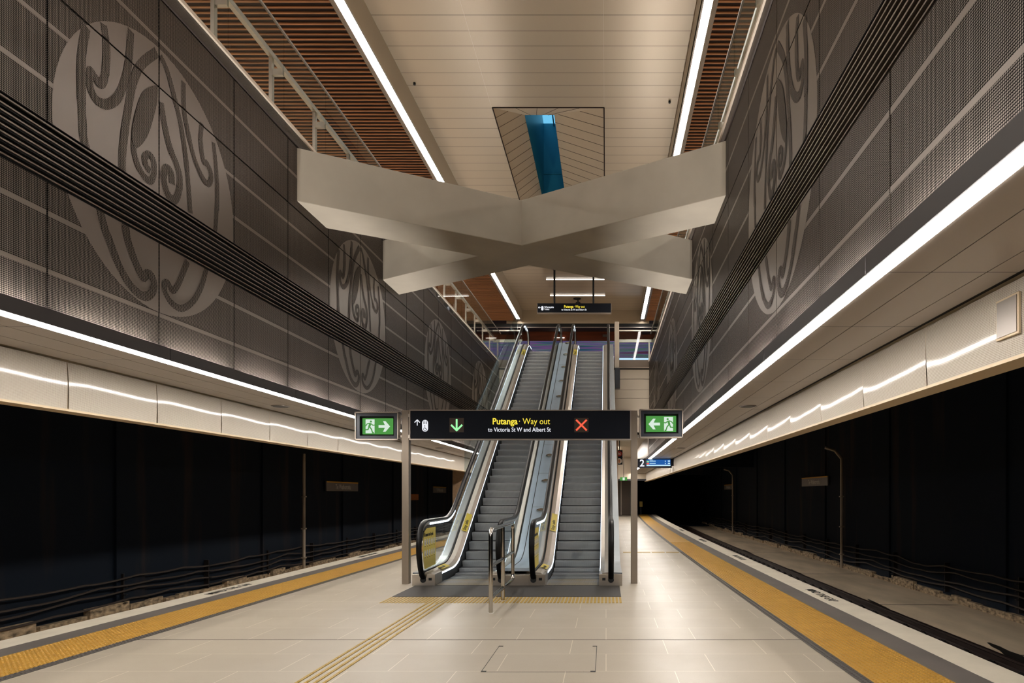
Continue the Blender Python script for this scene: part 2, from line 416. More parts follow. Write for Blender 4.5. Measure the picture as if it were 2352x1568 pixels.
# ------------------------------------------------------------------ tracks, tunnel walls
TW = {-1: lambda Y: -11.0+SL*Y, 1: lambda Y: 8.8}
YB = [-9, 20, 60, 110]
for s in (-1, 1):
    g = G()
    for a, b in zip(ys+[80, 110], ys[1:]+[80, 110]):
        if b <= a: continue
        e = lambda Y: ED(s, .2, min(Y, 57))
        g.poly([(e(a), a, -1), (TW[s](a), a, -1), (TW[s](b), b, -1), (e(b), b, -1)])
    struct('floor' if False else 'trim_%d' % n, g, 'trackbed', label='bare concrete track bed on the %s side' % side(s)); n += 1
    g = G()
    for a, b in zip(YB, YB[1:]):
        g.poly([(TW[s](a), a, -1), (TW[s](b), b, -1), (TW[s](b), b, 6), (TW[s](a), a, 6)])
    for y in [3+6.1*i for i in range(14)]:        # shallow pilasters
        x = TW[s](y); g.box(min(x, x-s*.06), max(x, x-s*.06), y-.45, y+.45, -1, 4.5)
    struct('wall_track_%s' % side(s), g, 'tunnel')
    g = G(); g.poly([(X(s, 1.3, YA), YA, 4.6), (TW[s](YA), YA, 4.6), (TW[s](110), 110, 4.6), (X(s, 1.3, 110), 110, 4.6)])
    g.poly([(X(s, 1.3, YA), YA, 4.6), (X(s, 1.3, 110), 110, 4.6), (X(s, 1.3, 110), 110, 3.2), (X(s, 1.3, YA), YA, 3.2)])
    struct('ceiling_track_%s' % side(s), g, 'tunnel')
    g = G()                                       # broken concrete footing
    y = YA
    while y < 60:
        l = R.uniform(.4, 1.6); h = R.uniform(.10, .24)+(.09 if s < 0 else 0); d = R.uniform(.07, .16)
        x = TW[s](y); g.box(min(x, x-s*d), max(x, x-s*d), y, y+l*.97, -1, -1+h); y += l
    struct('trim_%d' % n, g, 'kerb'); n += 1
    # cables
    for c, z in enumerate((-.14, -.30, -.47, -.65)):
        ph = R.uniform(0, 6); pts = []; y = YA; ks = []
        while y < 62: ks.append((y, R.uniform(-.05, .04)+.04*math.sin(y*.9+.3))); y += R.uniform(1.3, 2.4)
        for (y0, a0), (y1, a1) in zip(ks, ks[1:]):
            for q in range(6):
                t = q/6; u = t*t*(3-2*t); yy = y0+(y1-y0)*t
                pts.append((TW[s](yy)-s*.13, yy, z+a0+(a1-a0)*u-.03*math.sin(math.pi*t)))
        o = obj('track_cable', G().tube(pts, .022, 6), 'cable', smooth=True)
        tag(o, 'dark sagging cable along the %s tunnel wall, %s of four' % (side(s), ('topmost', 'second from top', 'third from top', 'lowest')[c]), 'cable', 'cables along the tunnel walls')
    for i in range(12):
        y = 8+i*3.1+(.7 if s < 0 else 0); x = TW[s](y)
        g = G().box(min(x, x-s*.12), max(x, x-s*.12), y-.015, y+.015, -.8, -.05)
        for z in (-.18, -.34, -.51, -.69): g.box(min(x-s*.1, x-s*.19), max(x-s*.1, x-s*.19), y-.04, y+.032, z-.012, z)
        tag(obj('cable_bracket', g, 'clip'), 'dark steel bracket holding cables on the %s tunnel wall' % side(s), 'bracket', 'cable brackets on the %s tunnel wall' % side(s))
# rails
for s, offs in ((1, (1.31, 2.38)), (-1, (1.31, 2.38))):
    for i, of in enumerate(offs):
        nm = 'far' if i else 'near'
        t = thing('track_rail', '%s steel rail of the %s track, seen past the platform edge' % ('outer' if i else 'inner', side(s)), 'rail', (ED(s, -of, 6), 6, -1), 'running rails')
        def sec(y, s=s, of=of):
            x = ED(s, -of, min(y, 57))
            return [(x-.06, y, -1), (x+.06, y, -1), (x+.06, y, -.975), (x+.012, y, -.95), (x+.012, y, -.87), (x+.034, y, -.855), (x+.034, y, -.82), (x-.034, y, -.82), (x-.034, y, -.855), (x-.012, y, -.87), (x-.012, y, -.95), (x-.06, y, -.975)]
        obj('rail_bar', run(sec, ys+[70, 110]), 'rail_steel', t)
        g = G(); xx = [ED(s, -of, min(y, 57)) for y in ys]
        if s > 0:
            obj('rail_plinth', run(lambda y, of=of: [(ED(1, -of+.5, y), y, -.985), (ED(1, -of-.13, y), y, -.985), (ED(1, -of-.13, y), y, -1.0), (ED(1, -of+.5, y), y, -1.0)], ys), 'rail_steel', t, label='dark grout bed under the rail')
            proto = None
            for q in range(44):
                y = 5.4+.76*q; x = ED(1, -of, y)
                for sg in (-1, 1):
                  if proto is None or sg not in proto:
                        proto = proto or {}; cg = G(); cg.tube([(sg*.07, -.05, .01), (sg*.10, -.06, .05), (sg*.13, 0, .06), (sg*.10, .06, .05), (sg*.06, .04, .03)], .011, 6)
                        cg.box(sg*.1-.05, sg*.1+.05, -.09, .09, 0, .02)
                        me = bpy.data.meshes.new('rail_clip'); me.from_pydata(cg.v, [], cg.f); me.materials.append(M['clip'])
                        proto[sg] = link('rail_clip', me, t); c = proto[sg]
                  else: c = proto[sg].copy(); COL.objects.link(c); c.parent = t
                  c.location = Vector((x, y, -.985))-Vector(t.location)
# dark cracks and puddles in the right bed
for (y, dx, l, wd) in ((11.0, .75, 2.6, .22), (16.2, .6, 2.4, .16), (22.6, .55, 3.5, .16), (31, .55, 4, .2)):
    g = G(); pts = []
    for i in range(9):
        t = i/8; ww = wd*(.25+math.sin(math.pi*t))*R.uniform(.7, 1.2)
        pts.append((ED(1, -2.3-dx*(.6+.5*t), y+l*(t-.5)), y+l*(t-.5), ww))
    g.poly([(x-wv/2, yy, -.996) for x, yy, wv in pts]+[(x+wv/2, yy, -.996) for x, yy, wv in pts[::-1]])
    g.poly([(6.6, y+.3, -.9955), (8.6, y+.25, -.9955), (8.6, y+.29, -.9955), (6.6, y+.36, -.9955)])
    struct('trim_%d' % n, g, 'puddle'); n += 1
# vertical pipes on tunnel walls
for s, y, top in ((-1, 23.24, 3.1), (1, 24.57, 3.9), (1, 45.7, 3.9)):
    x = TW[s](y)-s*.225
    g = G().tube([(x, y, -.98), (x, y, .6), (x, y, 2.6), (x, y, top-.9 if s > 0 else top)]+([(x-.25, y, top-.6), (x-.6, y, top-.5)] if s > 0 else []), .05, 10)
    for z in (-.5, .5, 1.6): g.box(x-.07, x+.07, y-.07, y+.07, z, z+.04)
    tag(obj('drain_pipe', g, 'pipe', smooth=True), 'pale vertical pipe on the %s tunnel wall%s' % (side(s), '' if s < 0 else (' near the station name plate' if y < 30 else ', far one')), 'pipe')
for s, y0, y1, z0, z1, wh in ((-1, 25.3, 28.5, 1.83, 2.2, 'left of the escalators, nearer one'), (-1, 40, 43.2, 1.80, 2.17, 'left tunnel wall, farther one'), (1, 26.5, 30, 2.05, 2.43, 'right tunnel wall, nearer one'), (1, 46.4, 49.7, 2.05, 2.4, 'right tunnel wall, farther one')):
    ym = (y0+y1)/2; pl = Pl((TW[s](ym)-s*.10, ym, (z0+z1)/2), (0, -s, 0), (0, 0, 1)); hw, hh = (y1-y0)/2, (z1-z0)/2
    t = thing('station_name_plate', 'grey station name plate with gold top edge, '+wh, 'sign', tuple(pl.o), 'station name plates on the tunnel walls')
    obj('plate', pl.slab(-hw, hw, -hh, hh, -.04, 0), 'sign_grey', t)
    obj('gold_edge', pl.slab(-hw, hw, hh-.05, hh, 0, .006), 'sign_gold', t)
    text('lettering', 'Te Waihorotiu', pl, 0, -.11, .27, 'sign_text', t, 'CENTER', .01, sx=.95)
pl = Pl((TW[-1](36.4)+.1, 36.4, 1.55), (0, 1, 0), (0, 0, 1))
tag(obj('orange_plate', pl.slab(-.75, .75, -.16, .16, -.03, 0), 'orange_plate'), 'small dim orange plate low on the left tunnel wall', 'sign')
struct('wall_end', G().box(-12, 10, 110, 110.2, -1, 6), 'tunnel')
struct('ceiling_tunnel', G().box(-13, 11, 52.2, 110, 4.6, 4.8), 'tunnel')
struct('wall_tunnel_top', G().box(-13, 11, 52.0, 52.2, 3.2, 4.8).box(-13, -5.5, 39.9, 40.1, 3.3, 12).box(2.3, 11, 39.9, 40.1, 3.3, 12), 'tunnel')
struct('floor_tunnel', G().box(-13, 11, YA, 110, -1.3, -1.02), 'trackbed')
struct('floor_tunnel_far', G().box(-12, 10, 57, 110, -1.02, -.9), 'tunnel')
struct('wall_platform_end', G().box(-7.2, 2.3, 57, 57.1, -1, 4.5), 'tunnel')
struct('wall_back', G().box(-13, 11, YA-.3, YA, -1.2, 12), 'tunnel')

# ------------------------------------------------------------------ side walls with carved motif
def clip(poly, y0, y1, z0, z1):
    for ax, v, sg in ((0, y0, 1), (0, y1, -1), (1, z0, 1), (1, z1, -1)):
        out = []
        for i in range(len(poly)):
            a, b = poly[i-1], poly[i]; da, db = (a[ax]-v)*sg, (b[ax]-v)*sg
            if (da >= 0) != (db >= 0):
                t = da/(da-db); out.append((a[0]+(b[0]-a[0])*t, a[1]+(b[1]-a[1])*t))
            if db >= 0: out.append(b)
        poly = out
        if len(poly) < 3: return []
    return poly
def z2w(zx, zy, second=False):                     # a point of the drawing -> offset from the motif's centre
    px, py = zx/2.94, zy/2.94+(500 if second else 0)
    Y = 8230/(1416.7-px); return (Y-7.84, 1.7+(1135-py)*Y/F)
A1 = [(578, 190, 0), (545, 400, 0), (545, 620, 0), (555, 830, 0), (572, 980, 0), (690, 20, 1), (735, 150, 1), (795, 310, 1), (865, 440, 1), (930, 510, 1), (985, 530, 1), (1025, 500, 1), (1038, 450, 1), (1020, 395, 1), (990, 380, 1), (960, 400, 1), (925, 330, 1), (880, 210, 1), (845, 60, 1), (822, 1110, 0), (838, 900, 0), (868, 700, 0), (900, 540, 0), (955, 430, 0), (1050, 355, 0)]
A2 = [(698, 175, 0), (715, 300, 0), (712, 450, 0), (698, 535, 0), (668, 562, 0), (630, 510, 0), (608, 485, 0), (597, 530, 0), (612, 610, 0), (655, 680, 0), (720, 703, 0), (790, 660, 0), (838, 550, 0), (868, 400, 0), (880, 215, 0)]
A3 = [(905, 930, 0), (900, 1010, 0), (925, 1110, 0), (970, 1190, 0), (1010, 1220, 0), (1035, 1180, 0), (1035, 1090, 0), (1005, 1045, 0), (975, 1060, 0), (980, 1110, 0), (1005, 1150, 0)]
A4 = [(1085, 700, 0), (1110, 850, 0), (1145, 1000, 0), (1190, 1110, 0), (1212, 1210, 0), (1200, 1310, 0), (1168, 1350, 0), (1125, 1300, 0), (1102, 1200, 0), (1118, 1140, 0), (1150, 1160, 0), (1158, 1230, 0)]
A5 = [(1085, 385, 0), (1130, 490, 0), (1180, 680, 0), (1220, 850, 0), (1250, 1050, 0), (1270, 1250, 0), (1282, 1430, 0)]
A6 = [(1236, 560, 0), (1240, 740, 0), (1268, 900, 0), (1310, 1070, 0), (1365, 1200, 0), (1405, 1240, 0), (1425, 1190, 0), (1400, 1110, 0), (1370, 1080, 0), (1352, 950, 0), (1360, 840, 0)]
A7 = [(1440, 970, 0), (1458, 1150, 0), (1465, 1350, 0), (1450, 1560, 0), (1430, 120, 1), (1385, 370, 1), (1345, 490, 1), (1290, 575, 1), (1220, 612, 1), (1160, 580, 1), (1115, 510, 1), (1108, 450, 1), (1130, 440, 1), (1160, 490, 1), (1200, 450, 1), (1262, 300, 1)]
LEAF = [(1060, 570), (1000, 590), (950, 640), (910, 760), (885, 900), (900, 985), (930, 995), (985, 930), (1025, 820), (1055, 690)]
def smooth(pts, k=4):
    out = []
    for i in range(len(pts)-1):
        p0, p1, p2, p3 = pts[max(i-1, 0)], pts[i], pts[i+1], pts[min(i+2, len(pts)-1)]
        for q in range(k):
            t = q/k
            out.append(tuple(.5*((2*p1[j])+(-p0[j]+p2[j])*t+(2*p0[j]-5*p1[j]+4*p2[j]-p3[j])*t*t+(-p0[j]+3*p1[j]-3*p2[j]+p3[j])*t**3) for j in (0, 1)))
    return out+[pts[-1]]
STROKES = []
for a, wd in ((A1, .105), (A2, .10), (A3, .085), (A4, .105), (A5, .085), (A6, .085), (A7, .085)):
    STROKES.append((smooth([z2w(x, y, bool(k)) for x, y, k in a]), wd))
LEAFW = smooth([z2w(x, y) for x, y in LEAF]+[z2w(*LEAF[0])])
for s in (-1, 1):
    k0 = math.floor((YA-P0)/PITCH); cells = []
    for k in range(k0+1, 21):
        y0, y1 = P0+PITCH*k, min(P0+PITCH*(k+1), YE)
        if y0 > YE-.3: break
        if s > 0: y0 -= .12; y1 = min(y1-.12, YE)
        for z0, z1 in ((ZT['bot'], ZT['l0']), (ZT['l1'], ZT['s']), (ZT['s'], ZT['top'])):
            cells.append((y0+.010, y1-.010, z0, z1-.02 if z1 == ZT['s'] else z1))
    g = G()
    for y0, y1, z0, z1 in cells:
        d0, d1 = 0, .03
        a = [(X(s, d0, y0), y0, z0), (X(s, d0, y1), y1, z0), (X(s, d0, y1), y1, z1), (X(s, d0, y0), y0, z1)]
        g.prism(a if s < 0 else a[::-1], (s*d1, 0, 0))
    wl = struct('wall_%s' % side(s), g, 'wall_perf')
    def W(poly, off):
        q = [(X(s, -off, y), y, z) for y, z in poly]; return q if s < 0 else q[::-1]
    def onwall(g, poly, off):
        ylo, yhi = min(p[0] for p in poly), max(p[0] for p in poly)
        for c in cells:
            if c[1] < ylo or c[0] > yhi: continue
            q = clip(poly, *c)
            if q: g.poly(W(q, off))
    # back of the joints, louvre recess
    obj('backing', run(lambda y: [(X(s, .06, y), y, 3.3), (X(s, .10, y), y, 3.3), (X(s, .10, y), y, 7.6), (X(s, .06, y), y, 7.6)], (YA, YE)), 'black', wl)
    g = G()
    for i in range(9):
        z = ZT['l0']+.035+i*.0625
        a = lambda y: [(X(s, .005, y), y, z), (X(s, .045, y), y, z+.012), (X(s, .045, y), y, z+.022), (X(s, .005, y), y, z+.014)]
        g.loft([a(YA), a(YE)])
    obj('louvre', g, 'louvre', wl, label='black ventilation band with thin metal slats')
    g = G()
    for z in (3.76, 4.30, 5.52, 6.07, 6.94):
        for c in cells:
            if c[2] < z < c[3]-.05: g.poly(W([(c[0], z), (c[1], z), (c[1], z+.045), (c[0], z+.045)], .0015))
    obj('inlay_line', g, 'wall_solid', wl, label='pale smooth bands across the perforated panels')
    for i in range(4):
        yc = 7.84+6.14*i-(.12 if s > 0 else 0)
        g = G(); onwall(g, [(yc+1.50*math.cos(q*math.pi/36), 5.34+1.53*math.sin(q*math.pi/36)) for q in range(72)], .003)
        o = obj('motif_disc', g, 'wall_solid', wl, label='smooth oval with carved spiral lines')
        g = G()
        fl = 1
        for pts, wd in STROKES:
            for qi, ((a, b), (c, d)) in enumerate(zip(pts, pts[1:])):
                if abs(b-d) > .5: continue
                dx, dy = c-a, d-b; l = math.hypot(dx, dy) or 1; nx, ny = -dy/l*wd/2, dx/l*wd/2; ex, ey = dx/l*wd*.18, dy/l*wd*.18
                q = [(a-nx-ex, b-ny-ey), (c-nx+ex, d-ny+ey), (c+nx+ex, d+ny+ey), (a+nx-ex, b+ny-ey)]
                onwall(g, [(yc+p*fl, r) for p, r in q], .005+(qi % 9)*.0005)
        cy_, cz_ = sum(p[0] for p in LEAFW)/len(LEAFW), sum(p[1] for p in LEAFW)/len(LEAFW)
        for p, q in zip(LEAFW, LEAFW[1:]): onwall(g, [(yc+p[0], p[1]), (yc+q[0], q[1]), (yc+cy_, cz_)], .0105)
        obj('scroll_line', g, 'wall_perf', o)
    # capping at gallery edge, ledge, soffit, fascia
    g = run(lambda y: [(X(s, -.02, y), y, ZT['top']+.02), (X(s, .25, y), y, ZT['top']+.02), (X(s, .25, y), y, ZT['cap']-.05), (X(s, -.02, y), y, ZT['cap']-.05)], (YA, YE))
    struct('trim_%d' % n, g, 'cap_dark'); n += 1
    g = run(lambda y: [(X(s, -.05, y), y, ZT['cap']-.05), (X(s, .3, y), y, ZT['cap']-.05), (X(s, .3, y), y, ZT['cap']), (X(s, -.05, y), y, ZT['cap'])], (YA, YE))
    struct('trim_%d' % n, g, 'cap_white'); n += 1
    for j in range(14):                            # the ledge below the wall, in lengths
        y0, y1 = .12+3.07*(j-3), .12+3.07*(j-2)
        if y0 < YA: continue
        y1 -= .012
        if j == 3: pass
    g = G(); y0 = 7.86-3.07*5
    while y0 < 52:
        a = lambda y: [(X(s, -.11, y), y, 3.257), (X(s, -.11, y), y, 3.40), (X(s, -.095, y), y, 3.40), (X(s, -.095, y), y, 3.257)]
        g.loft([a(y0+.006), a(y0+3.064)]); y0 += 3.07
    struct('trim_%d' % n, g, 'ledge', label='dark metal ledge below the %s wall' % side(s)); n += 1
    g = run(lambda y: [(X(s, -.095, y), y, 3.262), (X(s, .05, y), y, 3.262), (X(s, .05, y), y, 3.275), (X(s, -.095, y), y, 3.275)], (YA, 52))
    struct('trim_%d' % n, g, 'black'); n += 1
    DF = 1.14 if s < 0 else 1.02
    wS = .04 if s < 0 else .02
    a = [wS, wS+.31, wS+.70, DF-.075]
    g = G()
    for p, q in zip(a, a[1:]):
        sec = lambda y: [(X(s, p+.004, y), y, 3.257), (X(s, q-.004, y), y, 3.257), (X(s, q-.004, y), y, 3.28), (X(s, p+.004, y), y, 3.28)]
        g.loft([sec(YA), sec(52)])
    struct('ceiling_soffit_%s' % side(s), g, 'soffit')
    g = run(lambda y: [(X(s, .03, y), y, 3.29), (X(s, DF+.3, y), y, 3.29), (X(s, DF+.3, y), y, 3.33), (X(s, .03, y), y, 3.33)], (YA, 52))
    struct('trim_%d' % n, g, 'black'); n += 1
    g = G()                                       # bowed fascia panels
    k = -6
    while P0+PITCH*k < 50:
        y0, y1 = P0+.1+PITCH*k, P0+.1+PITCH*(k+1)
        if s > 0: y0 -= .14; y1 -= .14
        secs = []
        for i in range(13):
            t = i/12; y = y0+.015+(y1-y0-.03)*t
            bow = .012*math.sin(math.pi*t)-.010*math.exp(-((t-.02)/.05)**2)+.010*math.exp(-((t-.98)/.06)**2)
            tl = .022*(t-.5)+(.04*math.exp(-t/.05) if s < 0 else -.04*math.exp(-(1-t)/.05))
            secs.append([(X(s, DF-(bow*.5+.008*math.sin(math.pi*v))+tl*(v-.5)*.55, y), y, 2.70+.55*v) for v in (0, .12, .3, .5, .7, .88, 1)])
        g.loft(secs, False); k += 1
    fo = struct('trim_%d' % n, g, 'fascia', label='perforated white metal fascia panels above the %s track edge' % side(s), smooth=True); n += 1
    g = run(lambda y: [(X(s, DF-.012, y), y, 2.675), (X(s, DF+.22, y), y, 2.675), (X(s, DF+.22, y), y, 2.71), (X(s, DF+.012, y), y, 2.71), (X(s, DF+.012, y), y, 2.70), (X(s, DF-.012, y), y, 2.70)], (YA, 52))
    g.loft([[(X(s, DF+.02, y), y, 2.70), (X(s, DF+.06, y), y, 2.70), (X(s, DF+.06, y), y, 3.30), (X(s, DF+.02, y), y, 3.30)] for y in (YA, 52)])
    g.loft([[(X(s, DF+.2, y), y, 2.70), (X(s, DF+.22, y), y, 2.70), (X(s, DF+.22, y), y, 3.30), (X(s, DF+.2, y), y, 3.30)] for y in (YA, 52)])
    struct('trim_%d' % n, g, 'fascia_under'); n += 1
    # linear lights
    t = thing('linear_light', 'long white linear light in the %s platform soffit' % side(s), 'light', (X(s, -.03, 6), 6, 3.257), 'linear lights')
    y0 = 7.86-3.07*5
    while y0 < 51:
        sec = lambda y: [(X(s, -.090, y), y, 3.252), (X(s, wS, y), y, 3.252), (X(s, wS, y), y, 3.26), (X(s, -.090, y), y, 3.26)]
        g = G().loft([sec(y0+.012), sec(min(y0+3.058, 51.9))]); obj('diffuser', g, 'light2', t); y0 += 3.07
    g = G()
    y0 = P0-(.12 if s > 0 else 0)-PITCH*6
    while y0 < YE-.2:
        ya, yb = y0+.13, y0+PITCH-.13
        q = [(X(s, -.08, ya), ya, 3.30), (X(s, -.08, yb), yb, 3.30), (X(s, -.03, yb), yb, 3.30), (X(s, -.03, ya), ya, 3.30)]
        g.poly(q if s > 0 else q[::-1]); y0 += PITCH
    obj('wall_washer', g, 'uplight', wl)
    # round downlights / speakers in soffit
    for y in (11.9, 22.6, 33.4):
        xx = X(s, .62 if s < 0 else .55, y)
        t = thing('ceiling_speaker', 'round dark ceiling fitting in the %s soffit, %s' % (side(s), {11.9: 'nearest', 22.6: 'middle', 33.4: 'farthest'}[y]), 'ceiling fitting', (xx, y, 3.25), 'round fittings in the soffits')
        obj('rim', G().cyl((xx, y), .15, 3.245, 3.257, 28), 'trim_metal', t); obj('grille', G().cyl((xx, y), .125, 3.241, 3.246, 28), 'grey_dark', t)
# access panel on the right fascia
pl = Pl((X(1, 1.02-.03, 4.95), 4.95, 3.0), (0, -1, 0), (0, 0, 1))
t = thing('access_panel', 'small square access panel on the perforated fascia at far right', 'panel', tuple(pl.o))
obj('panel_frame', pl.slab(-.14, .14, -.15, .15, -.02, 0), 'fascia_under', t, bevel=.004); obj('panel_plate', pl.slab(-.122, .122, -.132, .132, 0, .006), 'trim_metal', t)

# ------------------------------------------------------------------ gallery, main ceiling, skylight
ZW, ZC = 10.9, 11.5
for s in (-1, 1):
    a = .29 if s > 0 else .0
    g = run(lambda y: [(X(s, .25, y), y, 7.45), (X(s, 4.6, y), y, 7.45), (X(s, 4.6, y), y, 7.69), (X(s, .25, y), y, 7.69)], (YA, YE))
    struct('floor_gallery_%s' % side(s), g, 'stone_wall')
    g = run(lambda y: [(X(s, 4.5, y), y, 7.6), (X(s, 4.5, y), y, 11), (X(s, 4.6, y), y, 11), (X(s, 4.6, y), y, 7.6)], (YA, 40))
    struct('wall_gallery_%s' % side(s), g, 'stone_wall')
    wg = bpy.data.objects['wall_gallery_%s' % side(s)]
    obj('gallery_fill', run(lambda y: [(X(s, 4.1, y), y, 10.85), (X(s, 4.3, y), y, 10.85), (X(s, 4.3, y), y, 10.88), (X(s, 4.1, y), y, 10.88)], (YA, 34)), 'fill_gallery', wg)  # out-of-view strip added to lift the dim slat ceiling
    si = -.23 if s < 0 else -.12                  # inner edge of strip
    so = -.055 if s < 0 else .045
    g = G(); y = YA
    while y < 35.8:
        g.loft([[(X(s, so+.10, y), y, ZW), (X(s, 4.5, y), y, ZW)][::1]+[(X(s, 4.5, y), y, ZW+.025), (X(s, so+.10, y), y, ZW+.025)],
                [(X(s, so+.10, y+.032), y+.032, ZW), (X(s, 4.5, y+.032), y+.032, ZW), (X(s, 4.5, y+.032), y+.032, ZW+.025), (X(s, so+.10, y+.032), y+.032, ZW+.025)]]); y += .15
    struct('ceiling_slats_%s' % side(s), g, 'wood', label='timber slat ceiling over the %s gallery' % side(s))
    g = run(lambda y: [(X(s, so+.08, y), y, ZW+.035), (X(s, 4.6, y), y, ZW+.035), (X(s, 4.6, y), y, ZW+.16), (X(s, so+.08, y), y, ZW+.16)], (YA, 40))
    struct('trim_%d' % n, g, 'wood_back'); n += 1
    wT = .10
    g = run(lambda y: [(X(s, so, y), y, ZW-.01), (X(s, so+wT, y), y, ZW-.01), (X(s, so+wT, y), y, ZW+.12), (X(s, so, y), y, ZW+.12)], (YA, 35.9))
    g.loft([[(X(s, si-.03, y), y, ZW-.01), (X(s, si, y), y, ZW-.01), (X(s, si, y), y, ZW+.12), (X(s, si-.03, y), y, ZW+.12)] for y in (YA, 35.9)])
    g.loft([[(X(s, si-.03, y), y, ZW+.03), (X(s, so+.05, y), y, ZW+.03), (X(s, so+.05, y), y, ZW+.12), (X(s, si-.03, y), y, ZW+.12)] for y in (YA, 35.9)])
    struct('trim_%d' % n, g, 'trim_metal'); n += 1
    t = thing('linear_light', 'long white linear light at %s edge of the high ceiling' % side(s), 'light', (X(s, (si+so)/2, 12), 12, ZW), 'linear lights')
    y0 = YA
    while y0 < 35.5:
        sec = lambda y: [(X(s, si+.01, y), y, ZW), (X(s, so-.01, y), y, ZW), (X(s, so-.01, y), y, ZW+.02), (X(s, si+.01, y), y, ZW+.02)]
        obj('diffuser', G().loft([sec(y0+.012), sec(min(y0+3.06, 35.4)-.012)]), 'light', t); y0 += 3.07
    ci = -.29 if s < 0 else -.14
    g = run(lambda y: [(X(s, si-.03, y), y, ZW-.01), (X(s, ci, y), y, ZC), (X(s, ci+.04, y), y, ZC+.02), (X(s, si+.01, y), y, ZW+.1)], (YA, 35.9))
    struct('trim_%d' % n, g, 'bulkhead', label='smooth side band of the ceiling coffer'); n += 1
cl, cr_ = lambda y: X(-1, -.29, y), lambda y: X(1, -.14, y)
hx0, hx1, hy0, hy1 = -2.88, -.05, 17.1, 26.5
g = G()
def cq(xa, xb, ya, yb): g.poly([(xa(ya), ya, ZC), (xa(yb), yb, ZC), (xb(yb), yb, ZC), (xb(ya), ya, ZC)])
cq(cl, cr_, YA, hy0); cq(cl, cr_, hy1, 35.9)
cq(cl, lambda y: hx0, hy0, hy1); cq(lambda y: hx1, cr_, hy0, hy1)
struct('ceiling', g, 'ceiling_main', label='high beige metal plank ceiling')
g = G()
for xx in (-2.9, -.05): g.box(xx-.003, xx+.003, YA, hy0, ZC-.003, ZC-.001)
struct('trim_%d' % n, g, 'bulkhead'); n += 1
# skylight funnel
SZ = 12.6; sx0, sx1, sy0, sy1 = -2.34, -1.49, 19.4, 25.3
g = G()
B0 = [(hx0, hy0, ZC), (hx1, hy0, ZC), (hx1, hy1, ZC), (hx0, hy1, ZC)]; T0 = [(sx0, sy0, SZ), (sx1, sy0, SZ), (sx1, sy1, SZ), (sx0, sy1, SZ)]
for i in range(4):
    j = (i+1) % 4; g.poly([B0[i], B0[j], T0[j], T0[i]])
t = thing('skylight', 'funnel-shaped skylight with a narrow blue glazed slot in the high ceiling', 'skylight', (-1.9, 19, ZC))
obj('funnel', g, 'ceiling_skew', t)
g = G()                                            # seams of the funnel faces and its black edge
for i in range(4):
    j = (i+1) % 4; a, b = Vector(B0[i]), Vector(B0[j]); c, d = Vector(T0[i]), Vector(T0[j])
    g.tube([a+Vector((0, 0, -.004)), b+Vector((0, 0, -.004))], .016, 4)
    if i != 0: pass
    cnt = (5, 12, 5, 12)[i]
    if i in (0, 2):
        for q in range(1, cnt):
            u = q/cnt; g.tube([a.lerp(b, u)+Vector((0, 0, -.003)), c.lerp(d, u)+Vector((0, 0, -.003))], .005, 4)
    else:
        y = hy0+.475; xo, xi = (hx1, sx1) if i == 1 else (hx0, sx0)
        while y < hy1:
            tt = max(.02, min(1, (y-17.1)/1.05, (26.5-y)/2.45))
            g.tube([(xo, y, ZC-.003), (xo+(xi-xo)*tt, y+1.25*tt, ZC+(SZ-ZC)*tt-.003)], .005, 4); y += .475
obj('funnel_seam', g, 'wood_back', t, label='thin dark joints of the funnel')
g = G(); ZS = 15.6
for (xa, ya), (xb, yb) in (((sx0, sy0), (sx1, sy0)), ((sx1, sy0), (sx1, sy1)), ((sx1, sy1), (sx0, sy1)), ((sx0, sy1), (sx0, sy0))):
    g.poly([(xa, ya, SZ), (xb, yb, SZ), (xb, yb, ZS), (xa, ya, ZS)])
for z in (13.7,): g.box(sx0, sx1, sy1-.03, sy1, z, z+.03)
obj('shaft', g, 'blue_shaft', t, label='deep blue glazed shaft')
obj('glazing_bar', G().box(-1.97, -1.93, 19.4, 25.3, 15.5, 15.58), 'blue_shaft', t)
# small black sprinkler dots
for x_, y_ in ((952, 190), (1538, 232)):
    Y = (ZC-1.7)*F/(CY-y_); tag(obj('sprinkler', G().cyl(((x_-CX)*Y/F, Y), .03, ZC-.05, ZC, 12), 'black'), 'tiny black sprinkler in the ceiling, %s of the skylight' % ('left' if x_ < 1176 else 'right'), 'sprinkler', 'ceiling sprinklers')
# light bars across the ceiling
for yy, x0, x1, wh in ((30.7, -2.72, -.08, 'nearer one'), (33.2, -2.75, -.05, 'farther one')):
    t = thing('light_bar', 'thin white light bar across the far ceiling, '+wh, 'light', (0, yy, ZC), 'light bars')
    obj('diffuser', G().box(x0, x1, yy-.02, yy+.02, ZC-.04, ZC-.01), 'bar', t); obj('housing', G().box(x0-.01, x1+.01, yy-.035, yy+.035, ZC-.012, ZC), 'trim_metal', t)
t = thing('camera_dome', 'black dome camera under the far ceiling above the hanging sign', 'camera', (-1.41, 34, ZC))
g = G()
secs = [[(-1.41+r*math.cos(a*math.pi/8), 34+r*math.sin(a*math.pi/8), z) for a in range(16)] for r, z in ((.07, 11.16), (.11, 11.22), (.13, 11.3), (.12, 11.36), (.03, 11.37), (.03, ZC))]
obj('dome', g.loft(secs), 'black', t, smooth=True)
tag(obj('ceiling_speaker', G().cyl((-1.45, 33.8), .19, ZC-.02, ZC, 24), 'black'), 'round black fitting in the far ceiling behind the light bars', 'ceiling fitting')
